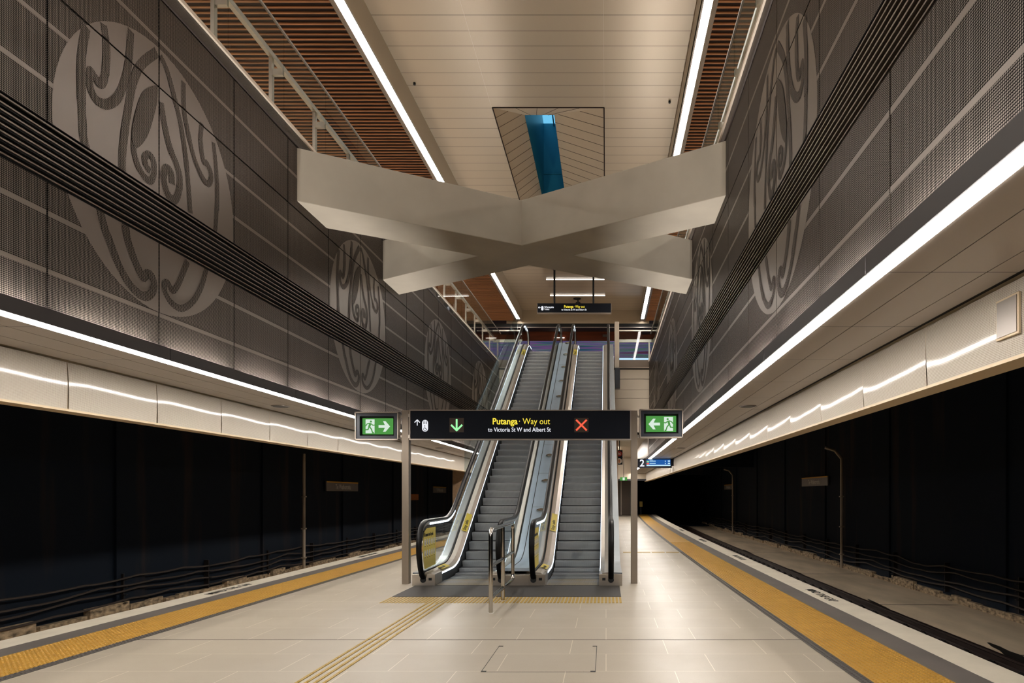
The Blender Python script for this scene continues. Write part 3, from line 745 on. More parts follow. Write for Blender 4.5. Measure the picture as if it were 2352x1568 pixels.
# far bulkhead, header, upper back wall
g = G().box(-5.3, 2.3, 35.9, 36.1, 10.78, ZC+.1); struct('wall_bulkhead', g, 'ceiling_plain')
struct('trim_%d' % n, G().box(-9.5, 6.5, 35.88, 36.1, 10.60, 10.78), 'black'); n += 1
struct('trim_%d' % n, G().box(-9.5, 6.5, 36.1, 40, 11.1, 11.2), 'wood_back'); n += 1
struct('trim_%d' % n, G().box(-9.5, 6.5, 35.86, 35.9, 10.55, 10.6), 'trim_metal'); n += 1
struct('wall_concourse', G().box(-9.5, 6.5, 39.0, 39.2, 10.55, 11.2), 'wood_panel')
t = thing('video_wall', 'dim striped violet and green video wall across the upper concourse', 'screen', (-1.5, 39, 7.7))
obj('screen', G().box(-9.5, 6.5, 38.96, 39.0, 9.35, 10.55), 'led_wall', t)
struct('wall_concourse_low', G().box(-9.5, 6.5, 39.0, 39.2, 7.6, 9.35), 'brown_wall')
g = G()
for i in range(5): g.box(.35+i*.48, .80+i*.48, 30.9, 30.94, 7.72, 7.98)
tag(obj('floor_window', G().box(.5, 3.2, 38.9, 38.95, 9.25, 9.55), 'e_window'), 'bright bluish window band low behind the upper balustrade', 'window')
tag(obj('wall_plaque', G().box(-.2, .2, 38.9, 38.96, 10.78, 10.92), 'trim_metal'), 'small grey plaque on the timber band over the video wall', 'plaque')
for x0, x1, z in ((-3.0, -2.4, 10.72), (-2.6, -2.2, 9.95), (-.15, .45, 9.62)):  # glowing bars drawn in for light reflected in the concourse
    tag(obj('reflected_light', G().box(x0, x1, 38.9, 38.95, z, z+.02), 'bar'), 'short thin glowing line drawn as a reflection in the upper concourse, %s' % {10.72: 'upper', 9.95: 'middle', 9.62: 'lower right'}[z], 'light', 'glowing reflection lines in the concourse')
g = G().box(-9.5, 6.5, 30.3, 40, 7.42, 7.7); struct('floor_concourse', g, 'stone_wall')
struct('trim_%d' % n, G().box(-5.0, 2.0, 30.24, 30.3, 7.40, 7.72), 'brown_wall', label='brown metal edge of the upper floor'); n += 1
g = G()
for z0, z1 in ((6.92, 7.33), (6.43, 6.90), (6.05, 6.415), (5.2, 6.035), (4.4, 5.19)): g.box(-5.0, 1.96, 30.5, 30.54, z0, z1)
struct('wall_far', g, 'stone_wall', label='beige panel wall below the upper floor')
struct('trim_%d' % n, G().box(-5.0, 1.96, 30.55, 30.7, 4.4, 7.42), 'joint'); n += 1
# zone below the upper floor
struct('ceiling_lower', G().box(-6, 1.95, 30.5, 56, 4.4, 4.5), 'ceiling_main')
struct('wall_side_lower', G().box(1.9, 1.98, 30.8, 52, 3.42, 4.5), 'wall_solid')
struct('wall_core', G().box(-7.05, .55, 31.0, 31.3, 0, 4.4), 'mesh_wall')
struct('wall_core_side', G().box(.45, .55, 31.3, 56, 0, 4.4), 'stone_wall')
struct('wall_end_low', G().box(.5, 2.3, 55.9, 56.1, 0, 2.9), 'brown_wall')
struct('trim_%d' % n, G().box(.5, 3.6, 50, 50.3, 2.83, 4.4), 'stone_wall'); n += 1
struct('trim_%d' % n, G().box(.5, 3.6, 49.9, 50.35, 2.72, 2.84), 'grey_dark'); n += 1
struct('trim_%d' % n, G().box(1.2, 1.3, 55.8, 55.9, 0, 2.8), 'cap_white'); n += 1
obj('passage_fill', G().box(.57, .67, 38, 49, 4.37, 4.40), 'light2', bpy.data.objects['ceiling_lower'])  # hidden strip added to brighten the far passage
# gallery balustrades
for s in (-1, 1):
    t = thing('glass_balustrade', 'glass balustrade with steel handrail along the %s gallery' % side(s), 'balustrade', (X(s, 0, 10), 10, 7.7), 'glass balustrades of the upper level')
    gd = -.02 if s < 0 else .08; hd = .18 if s < 0 else .24
    k = -5
    while P0+PITCH*k < YE-.5:
        y0, y1 = 1.22+PITCH*(k-1)+.3, 1.22+PITCH*k+.3; k += 1
        y1 = min(y1, YE)
        if y0 < YA: continue
        sec = lambda y: [(X(s, gd, y), y, 7.5), (X(s, gd+.014, y), y, 7.5), (X(s, gd+.014, y), y, 9.03), (X(s, gd, y), y, 9.03)]
        obj('glass_pane', G().loft([sec(y0+.006), sec(y1-.006)]), 'glass_gallery', t)
        g = G(); xp = X(s, hd, y0); g.box(xp-.025, xp+.025, y0-.04, y0+.04, 7.69, 8.66); g.box(min(xp, X(s, gd+.014, y0)), max(xp, X(s, gd+.014, y0)), y0-.03, y0+.03, 8.35, 8.45)
        obj('post', g, 'stainless', t)
    obj('top_rail', run(lambda y: [(X(s, gd-.008, y), y, 9.02), (X(s, gd+.022, y), y, 9.02), (X(s, gd+.022, y), y, 9.05), (X(s, gd-.008, y), y, 9.05)], (YA, YE)), 'trim_metal', t)
    obj('handrail', run(lambda y: [(X(s, hd-.035, y), y, 8.64), (X(s, hd+.035, y), y, 8.64), (X(s, hd+.035, y), y, 8.72), (X(s, hd-.035, y), y, 8.72)], (YA, YE)), 'stainless', t, label='flat brushed steel handrail')
for x0, x1, wh in ((.45, 2.25, 'right of'), (-5.1, -3.8, 'left of')):
    t = thing('glass_balustrade', 'glass balustrade on the upper floor edge %s the escalators' % wh, 'balustrade', ((x0+x1)/2, 30.4, 7.7), 'glass balustrades of the upper level')
    obj('glass_pane', G().box(x0, x1, 30.36, 30.374, 7.6, 9.05), 'glass_gallery', t)
    obj('top_rail', G().box(x0, x1, 30.35, 30.385, 9.04, 9.09), 'stainless', t); obj('handrail', G().box(x0, x1, 30.5, 30.58, 8.58, 8.70), 'stainless', t)
    for xx in ((x0+.12, x1-.3) if x0 > 0 else (x0+.2, x1-.1)): obj('post', G().box(xx-.03, xx+.03, 30.5, 30.56, 7.7, 8.6), 'stainless', t)

# ------------------------------------------------------------------ crossed concrete beams
ZB0, ZB1 = 6.57, 7.46
P = lambda a, b: Vector((a[0], a[1], 0))
g = G()
def beam(nl, nr, fl, fr, e=0):                         # plan corners: near-left, near-right, far-left, far-right
    g = G(); pts = [nl, nr, fr, fl]
    g.prism([(x, y, ZB0-e) for x, y in pts], (0, 0, ZB1-ZB0+2*e)); return g
t = thing('crossed_beams', 'pale concrete crossed beams spanning the hall like an X', 'beam', (-1.5, 13.2, ZB0))
obj('beam_arm', beam((X(-1, 0, 11.2)-.02, 11.2), (1.97, 15.3), (X(-1, 0, 12.35)-.02, 12.35), (1.97, 16.45)), 'concrete', t, bevel=.012)
obj('beam_arm', beam((X(-1, 0, 15.33)-.02, 15.33), (1.97, 10.98), (X(-1, 0, 16.48)-.02, 16.48), (1.97, 12.13), .002), 'concrete', t, bevel=.012)

# ------------------------------------------------------------------ escalators
TA = math.tan(math.radians(30)); YN = 14.6; ZU = 7.7
def prof(h, zb, zt, y0, y1, step=.35, rad=.55):
    c1 = YN+(zb-h)/TA; c2 = YN+(ZU+zt-h)/TA
    pts = [(y0, zb)]
    def arc(cy, z, s0, s1):
        for i in range(7):
            t = i/6; a = (cy-rad, z-rad*s0); c = (cy+rad*.87, z+rad*.87*s1)
            pts.append(((1-t)**2*a[0]+2*t*(1-t)*cy+t*t*c[0], (1-t)**2*a[1]+2*t*(1-t)*z+t*t*c[1]))
    arc(c1, zb, 0, TA)
    arc(c2, ZU+zt, TA*1.0, 0); pts.append((y1, ZU+zt)); return pts
HR = [(12.82, .10), (12.62, .12), (12.46, .22), (12.34, .42), (12.27, .66), (12.29, .88), (12.40, 1.06), (12.56, 1.16), (12.78, 1.20)]
HRT = [(29.15, 8.78), (29.38, 8.72), (29.52, 8.55), (29.56, 8.3), (29.48, 8.0), (29.3, 7.86), (29.1, 7.84)]
def rail_path():
    return smooth(HR, 3)+prof(1.1, 1.2, 1.08, 13.0, 28.95)[0:]+smooth(HRT, 3)
def escal(xc, name_side, outer, led, arrow):
    t = thing('escalator', 'grey escalator with glass balustrades, %s of the pair' % name_side, 'escalator', (xc, 12.6, 0), 'pair of escalators')
    # steps
    sg = G(); ee = G()
    rp = [(0, 0), (.004, -.02), (.018, -.06), (.04, -.11), (.058, -.16), (.064, -.205)]
    sg.loft([[(x, y, z) for y, z in rp] for x in (-.5, .5)], False)
    sg.poly([(-.5, 0, 0), (.5, 0, 0), (.5, .42, 0), (-.5, .42, 0)])
    me = bpy.data.meshes.new('step'); me.from_pydata(sg.v, [], sg.f)
    ee.box(-.5, .5, -.004, .012, -.008, .003)
    me2 = bpy.data.meshes.new('step_edge'); me2.from_pydata(ee.v, [], ee.f)
    me.materials.append(M['step']); me.materials.append(M['step_tread']); me.polygons[len(me.polygons)-1].material_index = 1
    gg = G().box(-.5, .5, .040, .062, -.2, -.184); me3 = bpy.data.meshes.new('step_gap_shade'); me3.from_pydata(gg.v, [], gg.f); me3.materials.append(M['black'])  # real step joint, widened in black to paint shade at the riser's foot
    me2.materials.append(M['step_edge'])
    tb = {-3: (13.4, 0), -2: (13.8, 0), -1: (14.19, .03), 0: (14.57, .10), 1: (14.93, .23), 37: (27.43, 7.38), 38: (27.8, 7.56), 39: (28.17, 7.66), 40: (28.56, 7.7), 41: (28.96, 7.7)}
    first = None
    for i in range(-3, 42):
        y, z = tb.get(i, (YN+.3465*i, .2*i))
        if first is None:
            a = link('step', me, t); b = link('step_edge', me2, a); c = link('step_gap_shade', me3, a); first = (a, b, c)
        else:
            a = first[0].copy(); COL.objects.link(a); a.parent = t; b = first[1].copy(); COL.objects.link(b); b.parent = a; c = first[2].copy(); COL.objects.link(c); c.parent = a
        a.location = Vector((xc, y, z+.003))-Vector(t.location)
    obj('comb_plate', G().box(xc-.52, xc+.52, 12.58, 13.42, -.01, .012), 'comb', t, label='ribbed metal comb plate')
    g = G()
    for yy in (12.62, 12.8, 12.98, 13.2, 13.41): g.box(xc-.46, xc+.46, yy, yy+.012, .012, .014)
    obj('comb_line', g, 'yellow', t, label='thin yellow lines at the comb')
    obj('comb_plate', G().box(xc-.52, xc+.52, 28.95, 30.4, ZU-.02, ZU+.008), 'comb', t)
    for sd in (-1, 1):
        xs = lambda d: xc+sd*d
        def strip(dz, name, m, h=.28, zb=.25, zt=.28, y0=12.6, y1=29.4, **kw):   # dz: list of (distance, z offset)
            g = G(); secs = [[(xs(d), y, z+o) for d, o in dz] for y, z in prof(h, zb, zt, y0, y1)]
            if sd < 0: secs = [q[::-1] for q in secs]
            g.loft(secs, True); return obj(name, g, m, t, **kw)
        strip([(.512, -.45), (.512, -.085), (.53, -.085), (.53, -.45)], 'skirt_panel', 'skirt')
        strip([(.515, -.085), (.515, -.055), (.60, -.012), (.695, 0), (.695, -.03), (.53, -.085)], 'inner_deck', 'stainless_deck')
        strip([(.507, -.066), (.507, -.056), (.514, -.056), (.514, -.066)], 'skirt_light', 'cool', y0=12.75, y1=28.9, label='thin white light line along the skirting')
        g = G(); secs = [[(xs(d), y, z+o) for d, o in ((.505, -.088), (.505, -.056), (.513, -.056), (.513, -.088))] for y, z in prof(.28, .25, .28, 12.75, 29.4) if y < 14.75]
        obj('entry_light', g.loft(secs), 'cool', t, label='thicker white light at the entry')
        strip([(.70, -.03), (.70, .025), (.745, .025), (.745, -.03)], 'glass_seal', 'rubber')
        # balustrade glass
        top = [(12.45, .5), (12.42, .7), (12.46, .92), (12.58, 1.05), (12.78, 1.11)]+[p for p in prof(1.02, 1.12, 1.0, 13.0, 29.0)]+[(29.3, 8.62), (29.42, 8.4), (29.4, 8.1)]
        bot = [(12.55, .3)]+prof(.29, .26, .29, 12.8, 29.3)
        poly = [(xs(.716), y, z) for y, z in bot[::-1]]+[(xs(.716), y, z) for y, z in top]
        obj('glass_panel', G().prism(poly, (sd*.012, 0, 0)), 'glass', t)
        rp_ = rail_path()
        gr = G().tube([(xs(.722), y, z) for y, z in rp_], .040, 12, rx=.020, ref=None if False else None)
        # flattened belt: custom sweep
        gr = G(); secs = []
        for i, (y, z) in enumerate(rp_):
            a, b = rp_[max(i-1, 0)], rp_[min(i+1, len(rp_)-1)]; dy, dz = b[0]-a[0], b[1]-a[1]; l = math.hypot(dy, dz); ny, nz = -dz/l, dy/l
            secs.append([(xs(.722)+wx, y+ny*q, z+nz*q) for wx, q in ((-.046, -.012), (-.052, .006), (-.044, .022), (-.02, .030), (.02, .030), (.044, .022), (.052, .006), (.046, -.012), (.02, -.014), (-.02, -.014))])
        obj('handrail', gr.loft(secs), 'rubber', t, smooth=True)
        gi = G(); secs = []
        gp = rp_[4:-4]
        for i, (y, z) in enumerate(gp):
            a, b = gp[max(i-1, 0)], gp[min(i+1, len(gp)-1)]; dy, dz = b[0]-a[0], b[1]-a[1]; l = math.hypot(dy, dz); ny, nz = -dz/l, dy/l
            secs.append([(xs(.722)+wx, y+ny*q, z+nz*q) for wx, q in ((-.030, -.012), (.030, -.012), (.024, -.075), (-.024, -.075))])
        obj('handrail_guide', gi.loft(secs), 'stainless', t)
        gl = G(); inx = xs(.722-.034)
        for seg in ((12.95, 15.1), (27.6, 29.0)):
            q = [p for p in prof(1.1, 1.2, 1.08, 12.9, 29.0) if seg[0] <= p[0] <= seg[1]]
            q = [(seg[0], 1.2)]+q if seg[0] < 20 else q+[(29.0, 8.78)]
            gl.loft([[(inx, y, z-.078), (inx, y, z-.042), (inx+sd*.004, y, z-.042), (inx+sd*.004, y, z-.078)] for y, z in q])
        obj('handrail_light', gl, 'cool', t, label='cool white light under the handrail')
        dmax = .93 if sd == outer else .80
        obj('newel_base', G().box(min(xs(.50), xs(dmax)), max(xs(.50), xs(dmax)), 12.55, 13.1, 0, .215), 'stainless', t, bevel=.006)
        gq = G().box(min(xs(.56), xs(.62)), max(xs(.56), xs(.62)), 12.545, 12.56, .10, .15)
        obj('sensor', gq, 'black', t)
        gq = G(); gq.tube([(xs(.722), 12.6, .11), (xs(.722), 12.54, .11)], .055, 14)
        obj('handrail_inlet', gq, 'black', t)
        if sd == -1:
            gq = G().box(xs(.515), xs(.515)+.012, 12.80, 12.83, .05, .08); obj('status_light', gq, led, t)
            # stickers on inner deck and glass
            for (ya, yb), nm in (((13.3, 13.95), 0), ((15.6, 16.25), 1), ((26.6, 27.15), 2)):
                zd = lambda y: (.25 if y < 14.2 else .28+(y-YN)*TA)
                ym = (ya+yb)/2; r_ = Vector((0, yb-ya, zd(yb)-zd(ya))).normalized(); nrm = Vector((.045, 0, .1)).cross(Vector((0, 1, 0)))
                u_ = Vector((-.18, 0, .055)).normalized()
                pp = Pl((xs(.607), ym, zd(ym)-.008), r_, u_)
                pp.n = pp.r.cross(pp.u); hl = (yb-ya)/2/max(.2, r_.y)
                g = G(); pp.rect(g, -hl, hl, -.07, .065, .010); so_ = obj('safety_sticker', g, 'yellow_decal', t, label='yellow safety sticker')
                text('sticker_text', 'Stay safe', pp, -hl*.9, -.03, .10, 'ink', so_, bold=.02, off=.012, sx=hl*1.8/.5/1.1)
            # big decal on the glass
            pp = Pl((xs(.716)+.002 if sd > 0 else xs(.716)+.003, 12.5, .30), (0, 1, 0), (0, 0, 1))
            g = G(); pp.poly(g, [(.12, 0), (.92, .02), (.92, .76), (.25, .76), (.10, .70), (.03, .58), (.0, .42), (.02, .22), (.07, .06)], .003)
            d_ = obj('glass_decal', g, 'yellow_decal', t, label='yellow safety notice on the glass')
            g = G(); g2 = G()
            for rr in range(2):
                for cc in range(5):
                    pp.disc(g, .14+cc*.165, .50-rr*.21, .055, .062, 16, .004)
                    pp.stroke(g2, [(.13+cc*.165, .46-rr*.21), (.14+cc*.165, .51-rr*.21), (.15+cc*.165, .46-rr*.21)], .016, .0052); pp.disc(g2, .14+cc*.165, .535-rr*.21, .012, n=8, off=.0052)
                    pp.rect(g2, .10+cc*.165, .18+cc*.165, .415-rr*.21, .425-rr*.21, .0052)
            obj('pictogram_disc', g, 'white_plain', d_); obj('pictogram_figure', g2, 'ink', d_)
            text('decal_text', 'Kia haumaru tonu Stay safe', pp, .08, .61, .095, 'ink', d_, bold=.02, off=.0052, sx=.62)
    # outer side: deck and cladding
    so_ = outer; xs = lambda d: xc+so_*d
    g = G(); secs = [[(xs(.75), y, z), (xs(.93), y, z-.01), (xs(.93), y, z-.03), (xs(.75), y, z-.03)] for y, z in prof(.28, .25, .28, 12.6, 30.2)]
    if so_ < 0: secs = [q[::-1] for q in secs]
    obj('outer_deck', g.loft(secs), 'outer_metal', t)
    g = G(); tp = prof(.27, .24, .27, 12.6, 30.2); lo = [(max(12.6, y), max(0.0, min(z-1.35, ZU-.9))) for y, z in tp]
    g.loft([[(xs(.925), y, z), (xs(.925), y2, z2), (xs(.91), y2, z2), (xs(.91), y, z)] for (y, z), (y2, z2) in zip(tp, lo)])
    obj('side_cladding', g, 'outer_metal', t)
    g = G(); g.loft([[(xc-.9, y2, z2), (xc+.9, y2, z2)] for y2, z2 in lo], False); obj('truss_underside', g, 'brown_wall', t)
    g = G(); g.loft([[(xc-.53, y2, z2-.5), (xc+.53, y2, z2-.5)] for y2, z2 in prof(.0, .3, .3, 13.3, 29)], False); obj('step_bed', g, 'black', t)
    return t
XA, XB = -2.68, -.63
escal(XA, 'left one', -1, 'led_green', 0)
escal(XB, 'right one', 1, 'led_red', 0)
# deck between the escalators
t = thing('divider_deck', 'steel deck with painted-in blue skylight between the two escalators with slide stoppers', 'deck', (-1.65, 12.6, 0))
g = G(); secs = [[(-1.93, y, z+.06), (-1.38, y, z+.06), (-1.38, y, z), (-1.93, y, z)] for y, z in prof(.29, .25, .29, 12.75, 29.3)]
obj('deck_plate', g.loft(secs), 'deck_sky_tint', t)
secs = [[(-1.80, y, z+.064), (-1.785, y, z+.064), (-1.785, y, z+.05), (-1.80, y, z+.05)] for y, z in prof(.29, .25, .29, 12.9, 29.2)]
obj('deck_joint', G().loft(secs), 'black', t)
g = G()
for k in range(9):
    y = 14.9+1.5*k; z = .35+(y-YN)*TA; g.poly([(-1.78, y, z+.003), (-1.39, y, z+.003), (-1.39, y+.008, z+.003+.008*TA), (-1.78, y+.008, z+.003+.008*TA)])
obj('deck_seam', g, 'joint', t)
obj('end_plate', G().box(-1.88, -1.43, 12.55, 12.75, 0, .205), 'stainless', t, bevel=.005)
for k in range(10):
    y = 16.24+1.265*k; z = .35+(y-YN)*TA
    g = G(); n3 = Vector((0, -math.sin(math.radians(30)), math.cos(math.radians(30)))); d3 = Vector((0, math.cos(math.radians(30)), math.sin(math.radians(30))))
    c = Vector((-1.575, y, z)); pts = []
    base = [c+Vector((a, 0, 0))+d3*b for a, b in ((-.11, 0), (-.03, -.07), (.11, -.03), (.11, .06), (.0, .08))]
    topp = [p+n3*.05+(c-p)*.12 for p in base]
    g.loft([base, topp]); obj('slide_stopper', g, 'chrome', t, bevel=.006)
# outer glass screen
t = thing('glass_screen', 'tall clear glass screen outside the left escalator', 'glass screen', (-3.68, 17.5, 1))
yy = 17.6
nose = lambda y: (y-YN)*TA
while yy < 28:
    y1 = min(yy+2.1, 28.4); g = G()
    pts = [(-3.68, yy, nose(yy)+.2), (-3.68, y1-.02, nose(y1)+.2), (-3.68, y1-.02, min(nose(y1)+1.55, 9.45)), (-3.68, yy, nose(yy)+1.55)]
    obj('glass_pane', G().prism(pts, (-.014, 0, 0)), 'glass', t)
    for f in (.15, .8):
        ya = yy+(y1-yy)*f; obj('clamp', G().box(-3.70, -3.62, ya-.05, ya+.05, nose(ya)+.22, nose(ya)+.30), 'stainless', t)
    yy = y1
# upper landing pieces right of the escalators
t = thing('end_pier', 'beige slim pier with black box right of the escalator top', 'pier', (.42, 27.9, 6.6))
obj('panel', G().box(.38, .58, 29.9, 30.2, 7.3, 9.35), 'stone_wall', t, bevel=.01); obj('dark_box', G().box(.40, .62, 29.85, 30.2, 6.4, 7.3), 'skirt', t, bevel=.01)

# landing plate and tactile bars in front
tag(obj('landing_mat', G().box(-3.55, .25, 11.2, 12.57, 0, .006), 'mat_plate'), 'dark brown metal landing plate in front of both escalators', 'mat')
t = thing('tactile_bar_strip', 'row of yellow tactile bars in front of the escalator landing', 'tactile paving', (-1.65, 10.85, 0))
g0 = G().box(-.0165, .0165, -.30, .30, 0, .005); me = bpy.data.meshes.new('tactile_bar'); me.from_pydata(g0.v, [], g0.f); me.materials.append(M['yellow'])
NB = 66; b0 = None
for i in range(NB):
    x = -3.53+3.76*i/(NB-1)
    if b0 is None: b0 = link('tactile_bar', me, t); b = b0
    else: b = b0.copy(); COL.objects.link(b); b.parent = t
    b.location = Vector((x, 10.85, .001))-Vector(t.location)
t = thing('tactile_guide_path', 'four parallel yellow tactile bars running from the foreground to the escalators', 'tactile paving', (-2.66, 8, 0))
g0 = G().box(-.015, .015, -.142, .142, 0, .005); me = bpy.data.meshes.new('guide_bar'); me.from_pydata(g0.v, [], g0.f); me.materials.append(M['yellow']); b0 = None
for c in range(4):
    for i in range(18):
        y = 10.40-.295*i
        if b0 is None: b0 = link('guide_bar', me, t); b = b0
        else: b = b0.copy(); COL.objects.link(b); b.parent = t
        b.location = Vector((-2.79+.083*c, y, .001))-Vector(t.location)
t = thing('tactile_guide_path', 'short yellow tactile bars crossing the platform right of the escalators', 'tactile paving', (1.3, 19.8, 0))
for i in range(4): obj('guide_bar', G().box(.50+i*.42, .88+i*.42, 19.68, 19.95, 0, .005), 'yellow', t)
# floor hatch
t = thing('floor_hatch', 'square floor access hatch with black corner brackets in the foreground', 'hatch', (-.65, 7, 0))
xa, xb, ya, yb = -1.20, -.10, 6.46, 7.57
g = G()
for q in ((xa, xa+.006, ya, yb), (xb-.006, xb, ya, yb), (xa, xb, ya, ya+.006)): g.box(q[0], q[1], q[2], q[3], .0005, .0015)
obj('hatch_joint', g, 'ink', t)
for cx_, cy_, dx, dy in ((xa, ya, 1, 1), (xb, ya, -1, 1), (xa, yb, 1, -1), (xb, yb, -1, -1)):
    obj('corner_bracket', G().box(min(cx_, cx_+dx*.05), max(cx_, cx_+dx*.05), min(cy_, cy_+dy*.035), max(cy_, cy_+dy*.035), .001, .003), 'ink', t)
# steel queue barrier
t = thing('steel_barrier', 'polished steel tube barrier standing before the escalators', 'barrier', (-1.65, 10.8, 0))
bx = -1.65; r = .031
def bend(pts, rad=.1):
    out = [pts[0]]
    for i in range(1, len(pts)-1):
        p, a, b = Vector(pts[i]), Vector(pts[i-1]), Vector(pts[i+1]); u = (a-p).normalized()*rad; v = (b-p).normalized()*rad
        for q in range(7):
            s_ = q/6; out.append(tuple((p+u)*(1-s_)**2+p*2*s_*(1-s_)+(p+v)*s_**2))
    return out+[pts[-1]]
obj('frame_tube', G().tube(bend([(bx, 9.66, 0), (bx, 9.66, 1.2), (bx, 11.95, 1.19), (bx, 11.95, .2), (bx, 9.68, .21)]), r, 14), 'chrome', t, smooth=True)
obj('middle_post', G().tube([(bx, 10.8, 0), (bx, 10.8, 1.18)], r, 14), 'chrome', t, smooth=True)
obj('middle_rail', G().tube([(bx, 9.68, .67), (bx, 11.93, .68)], r*.85, 14), 'chrome', t, smooth=True)
for y in (9.66, 10.8): obj('foot_ring', G().cyl((bx, y), .042, 0, .008, 20), 'white_plain', t)

# ------------------------------------------------------------------ way-out sign
def man(pl, g, cx, cy, k, f=1):
    P_ = lambda *q: [(cx+f*a*k, cy+b*k) for a, b in q]
    pl.disc(g, cx+f*.10*k, cy+.36*k, .075*k, n=14, off=.006)
    pl.stroke(g, P_((.06, .25), (-.02, -.02)), .15*k, .006)
    pl.stroke(g, P_((.07, .24), (.24, .10), (.40, .12)), .07*k, .006)
    pl.stroke(g, P_((.04, .25), (-.16, .20), (-.28, .04)), .07*k, .006)
    pl.stroke(g, P_((0, 0), (.14, -.18), (.22, -.42), (.32, -.42)), .085*k, .006)
    pl.stroke(g, P_((-.03, 0), (-.10, -.20), (-.36, -.22)), .085*k, .006)
def arrow_h(pl, g, cx, cy, k, f=1):
    pl.poly(g, [(cx+f*a*k, cy+b*k) for a, b in ((-.45, -.11), (.05, -.11), (-.10, -.42), (.10, -.42), (.46, 0), (.10, .42), (-.10, .42), (.05, .11), (-.45, .11))], .006)
t = thing('wayfinding_sign', 'wide black Putanga Way out sign on two steel posts before the escalators', 'sign', (-1.65, 12.85, 0))
SP = Pl((-1.625, 12.78, 3.02), (1, 0, 0), (0, 0, 1)); SP.n = Vector((0, -1, 0))
hw = 2.08
for x0, x1, y in ((-3.88, -3.75, 12.85), (.475, .60, 12.9)):
    obj('post', G().box(x0, x1, y-.03, y+.12, 0, 3.30), 'post_metal', t, bevel=.004)
obj('sign_box', SP.slab(-hw, hw, -.27, .265, -.12, 0), 'sign_black', t)
g = G()
for b0_, b1_ in ((.262, .282), (-.29, -.268)): g.prism([SP.p(a, b, -.125) for a, b in ((-hw, b0_), (hw, b0_), (hw, b1_), (-hw, b1_))], SP.n*.135)
for a0, a1 in ((-hw-.02, -hw), (hw, hw+.02)): g.prism([SP.p(a, b, -.125) for a, b in ((a0, -.29), (a1, -.29), (a1, .282), (a0, .282))], SP.n*.135)
obj('sign_frame', g, 'sign_frame', t)
for x0, x1 in ((-3.75, -3.73), (.455, .475)):
    for z in (2.80, 3.20): obj('bracket', G().box(x0, x1, 12.80, 12.90, z-.03, z+.03), 'stainless', t)
def px(x): return (x-CX)*12.78/F+1.625
def pz(y): return 1.7+(CY-y)*12.78/F-3.02
text('title_text', 'Putanga', SP, px(1189), pz(974), .165, 'e_yellow', t, 'RIGHT', .022, .006, .93)
text('title_text', '· Way out', SP, px(1191), pz(974), .165, 'e_yellow', t, 'LEFT', 0, .006, .88)
text('subtitle_text', 'to Victoria St W and Albert St', SP, px(1193), pz(991), .115, 'e_white', t, 'CENTER', .008, .006, .835)
for xx, col in ((1049, 0), (1335.5, 1)):
    a, b = px(xx), pz(976); g = G(); SP.rect(g, a-.135, a+.135, b-.135, b+.135, .003); w_ = obj('status_display', g, 'window_brown', t)
    g = G()
    if col == 0:
        SP.stroke(g, [(a, b+.115), (a, b-.09)], .035, .006); SP.stroke(g, [(a-.105, b+.005), (a, b-.10), (a+.105, b+.005)], .035, .006)
        obj('down_arrow', g, 'e_arrow', w_)
    else:
        SP.stroke(g, [(a-.10, b+.10), (a+.10, b-.10)], .034, .006); SP.stroke(g, [(a-.10, b-.10), (a+.10, b+.10)], .034, .006)
        obj('cross_mark', g, 'e_red', w_)
a, b = px(958.5), pz(971); g = G(); SP.stroke(g, [(a, b-.05), (a, b+.05)], .016, .006); SP.stroke(g, [(a-.05, b+.008), (a, b+.058), (a+.05, b+.008)], .018, .006)
obj('up_arrow', g, 'e_white', t)
def pill(pl, g, a, b, w_, h_, off):
    pts = [(a+w_*math.cos(q*math.pi/8), b+(h_-w_)+w_*math.sin(q*math.pi/8)) for q in range(9)]+[(a-w_*math.cos(q*math.pi/8), b-(h_-w_)-w_*math.sin(q*math.pi/8)) for q in range(9)]
    pl.poly(g, pts, off)
a, b = px(976.5), pz(977.5); g = G(); pill(SP, g, a, b, .057, .112, .006); lp = obj('toilet_lift_symbol', g, 'e_white', t)
g = G()
for q in (-.02, .02): SP.stroke(g, [(a+q, b+.03), (a+q, b+.075)], .016, .0075); SP.disc(g, a+q, b+.088, .009, n=8, off=.0075)
SP.stroke(g, [(a-.005, b-.01), (a, b-.05), (a+.022, b-.055), (a+.03, b-.085)], .010, .0075); SP.disc(g, a-.005, b+.003, .009, n=8, off=.0075)
SP.stroke(g, [(a+.018+.028*math.cos(q)-.02, b-.065+.028*math.sin(q)) for q in [2+.5*i for i in range(9)]], .008, .0075)
obj('symbol_figures', g, 'ink', lp)
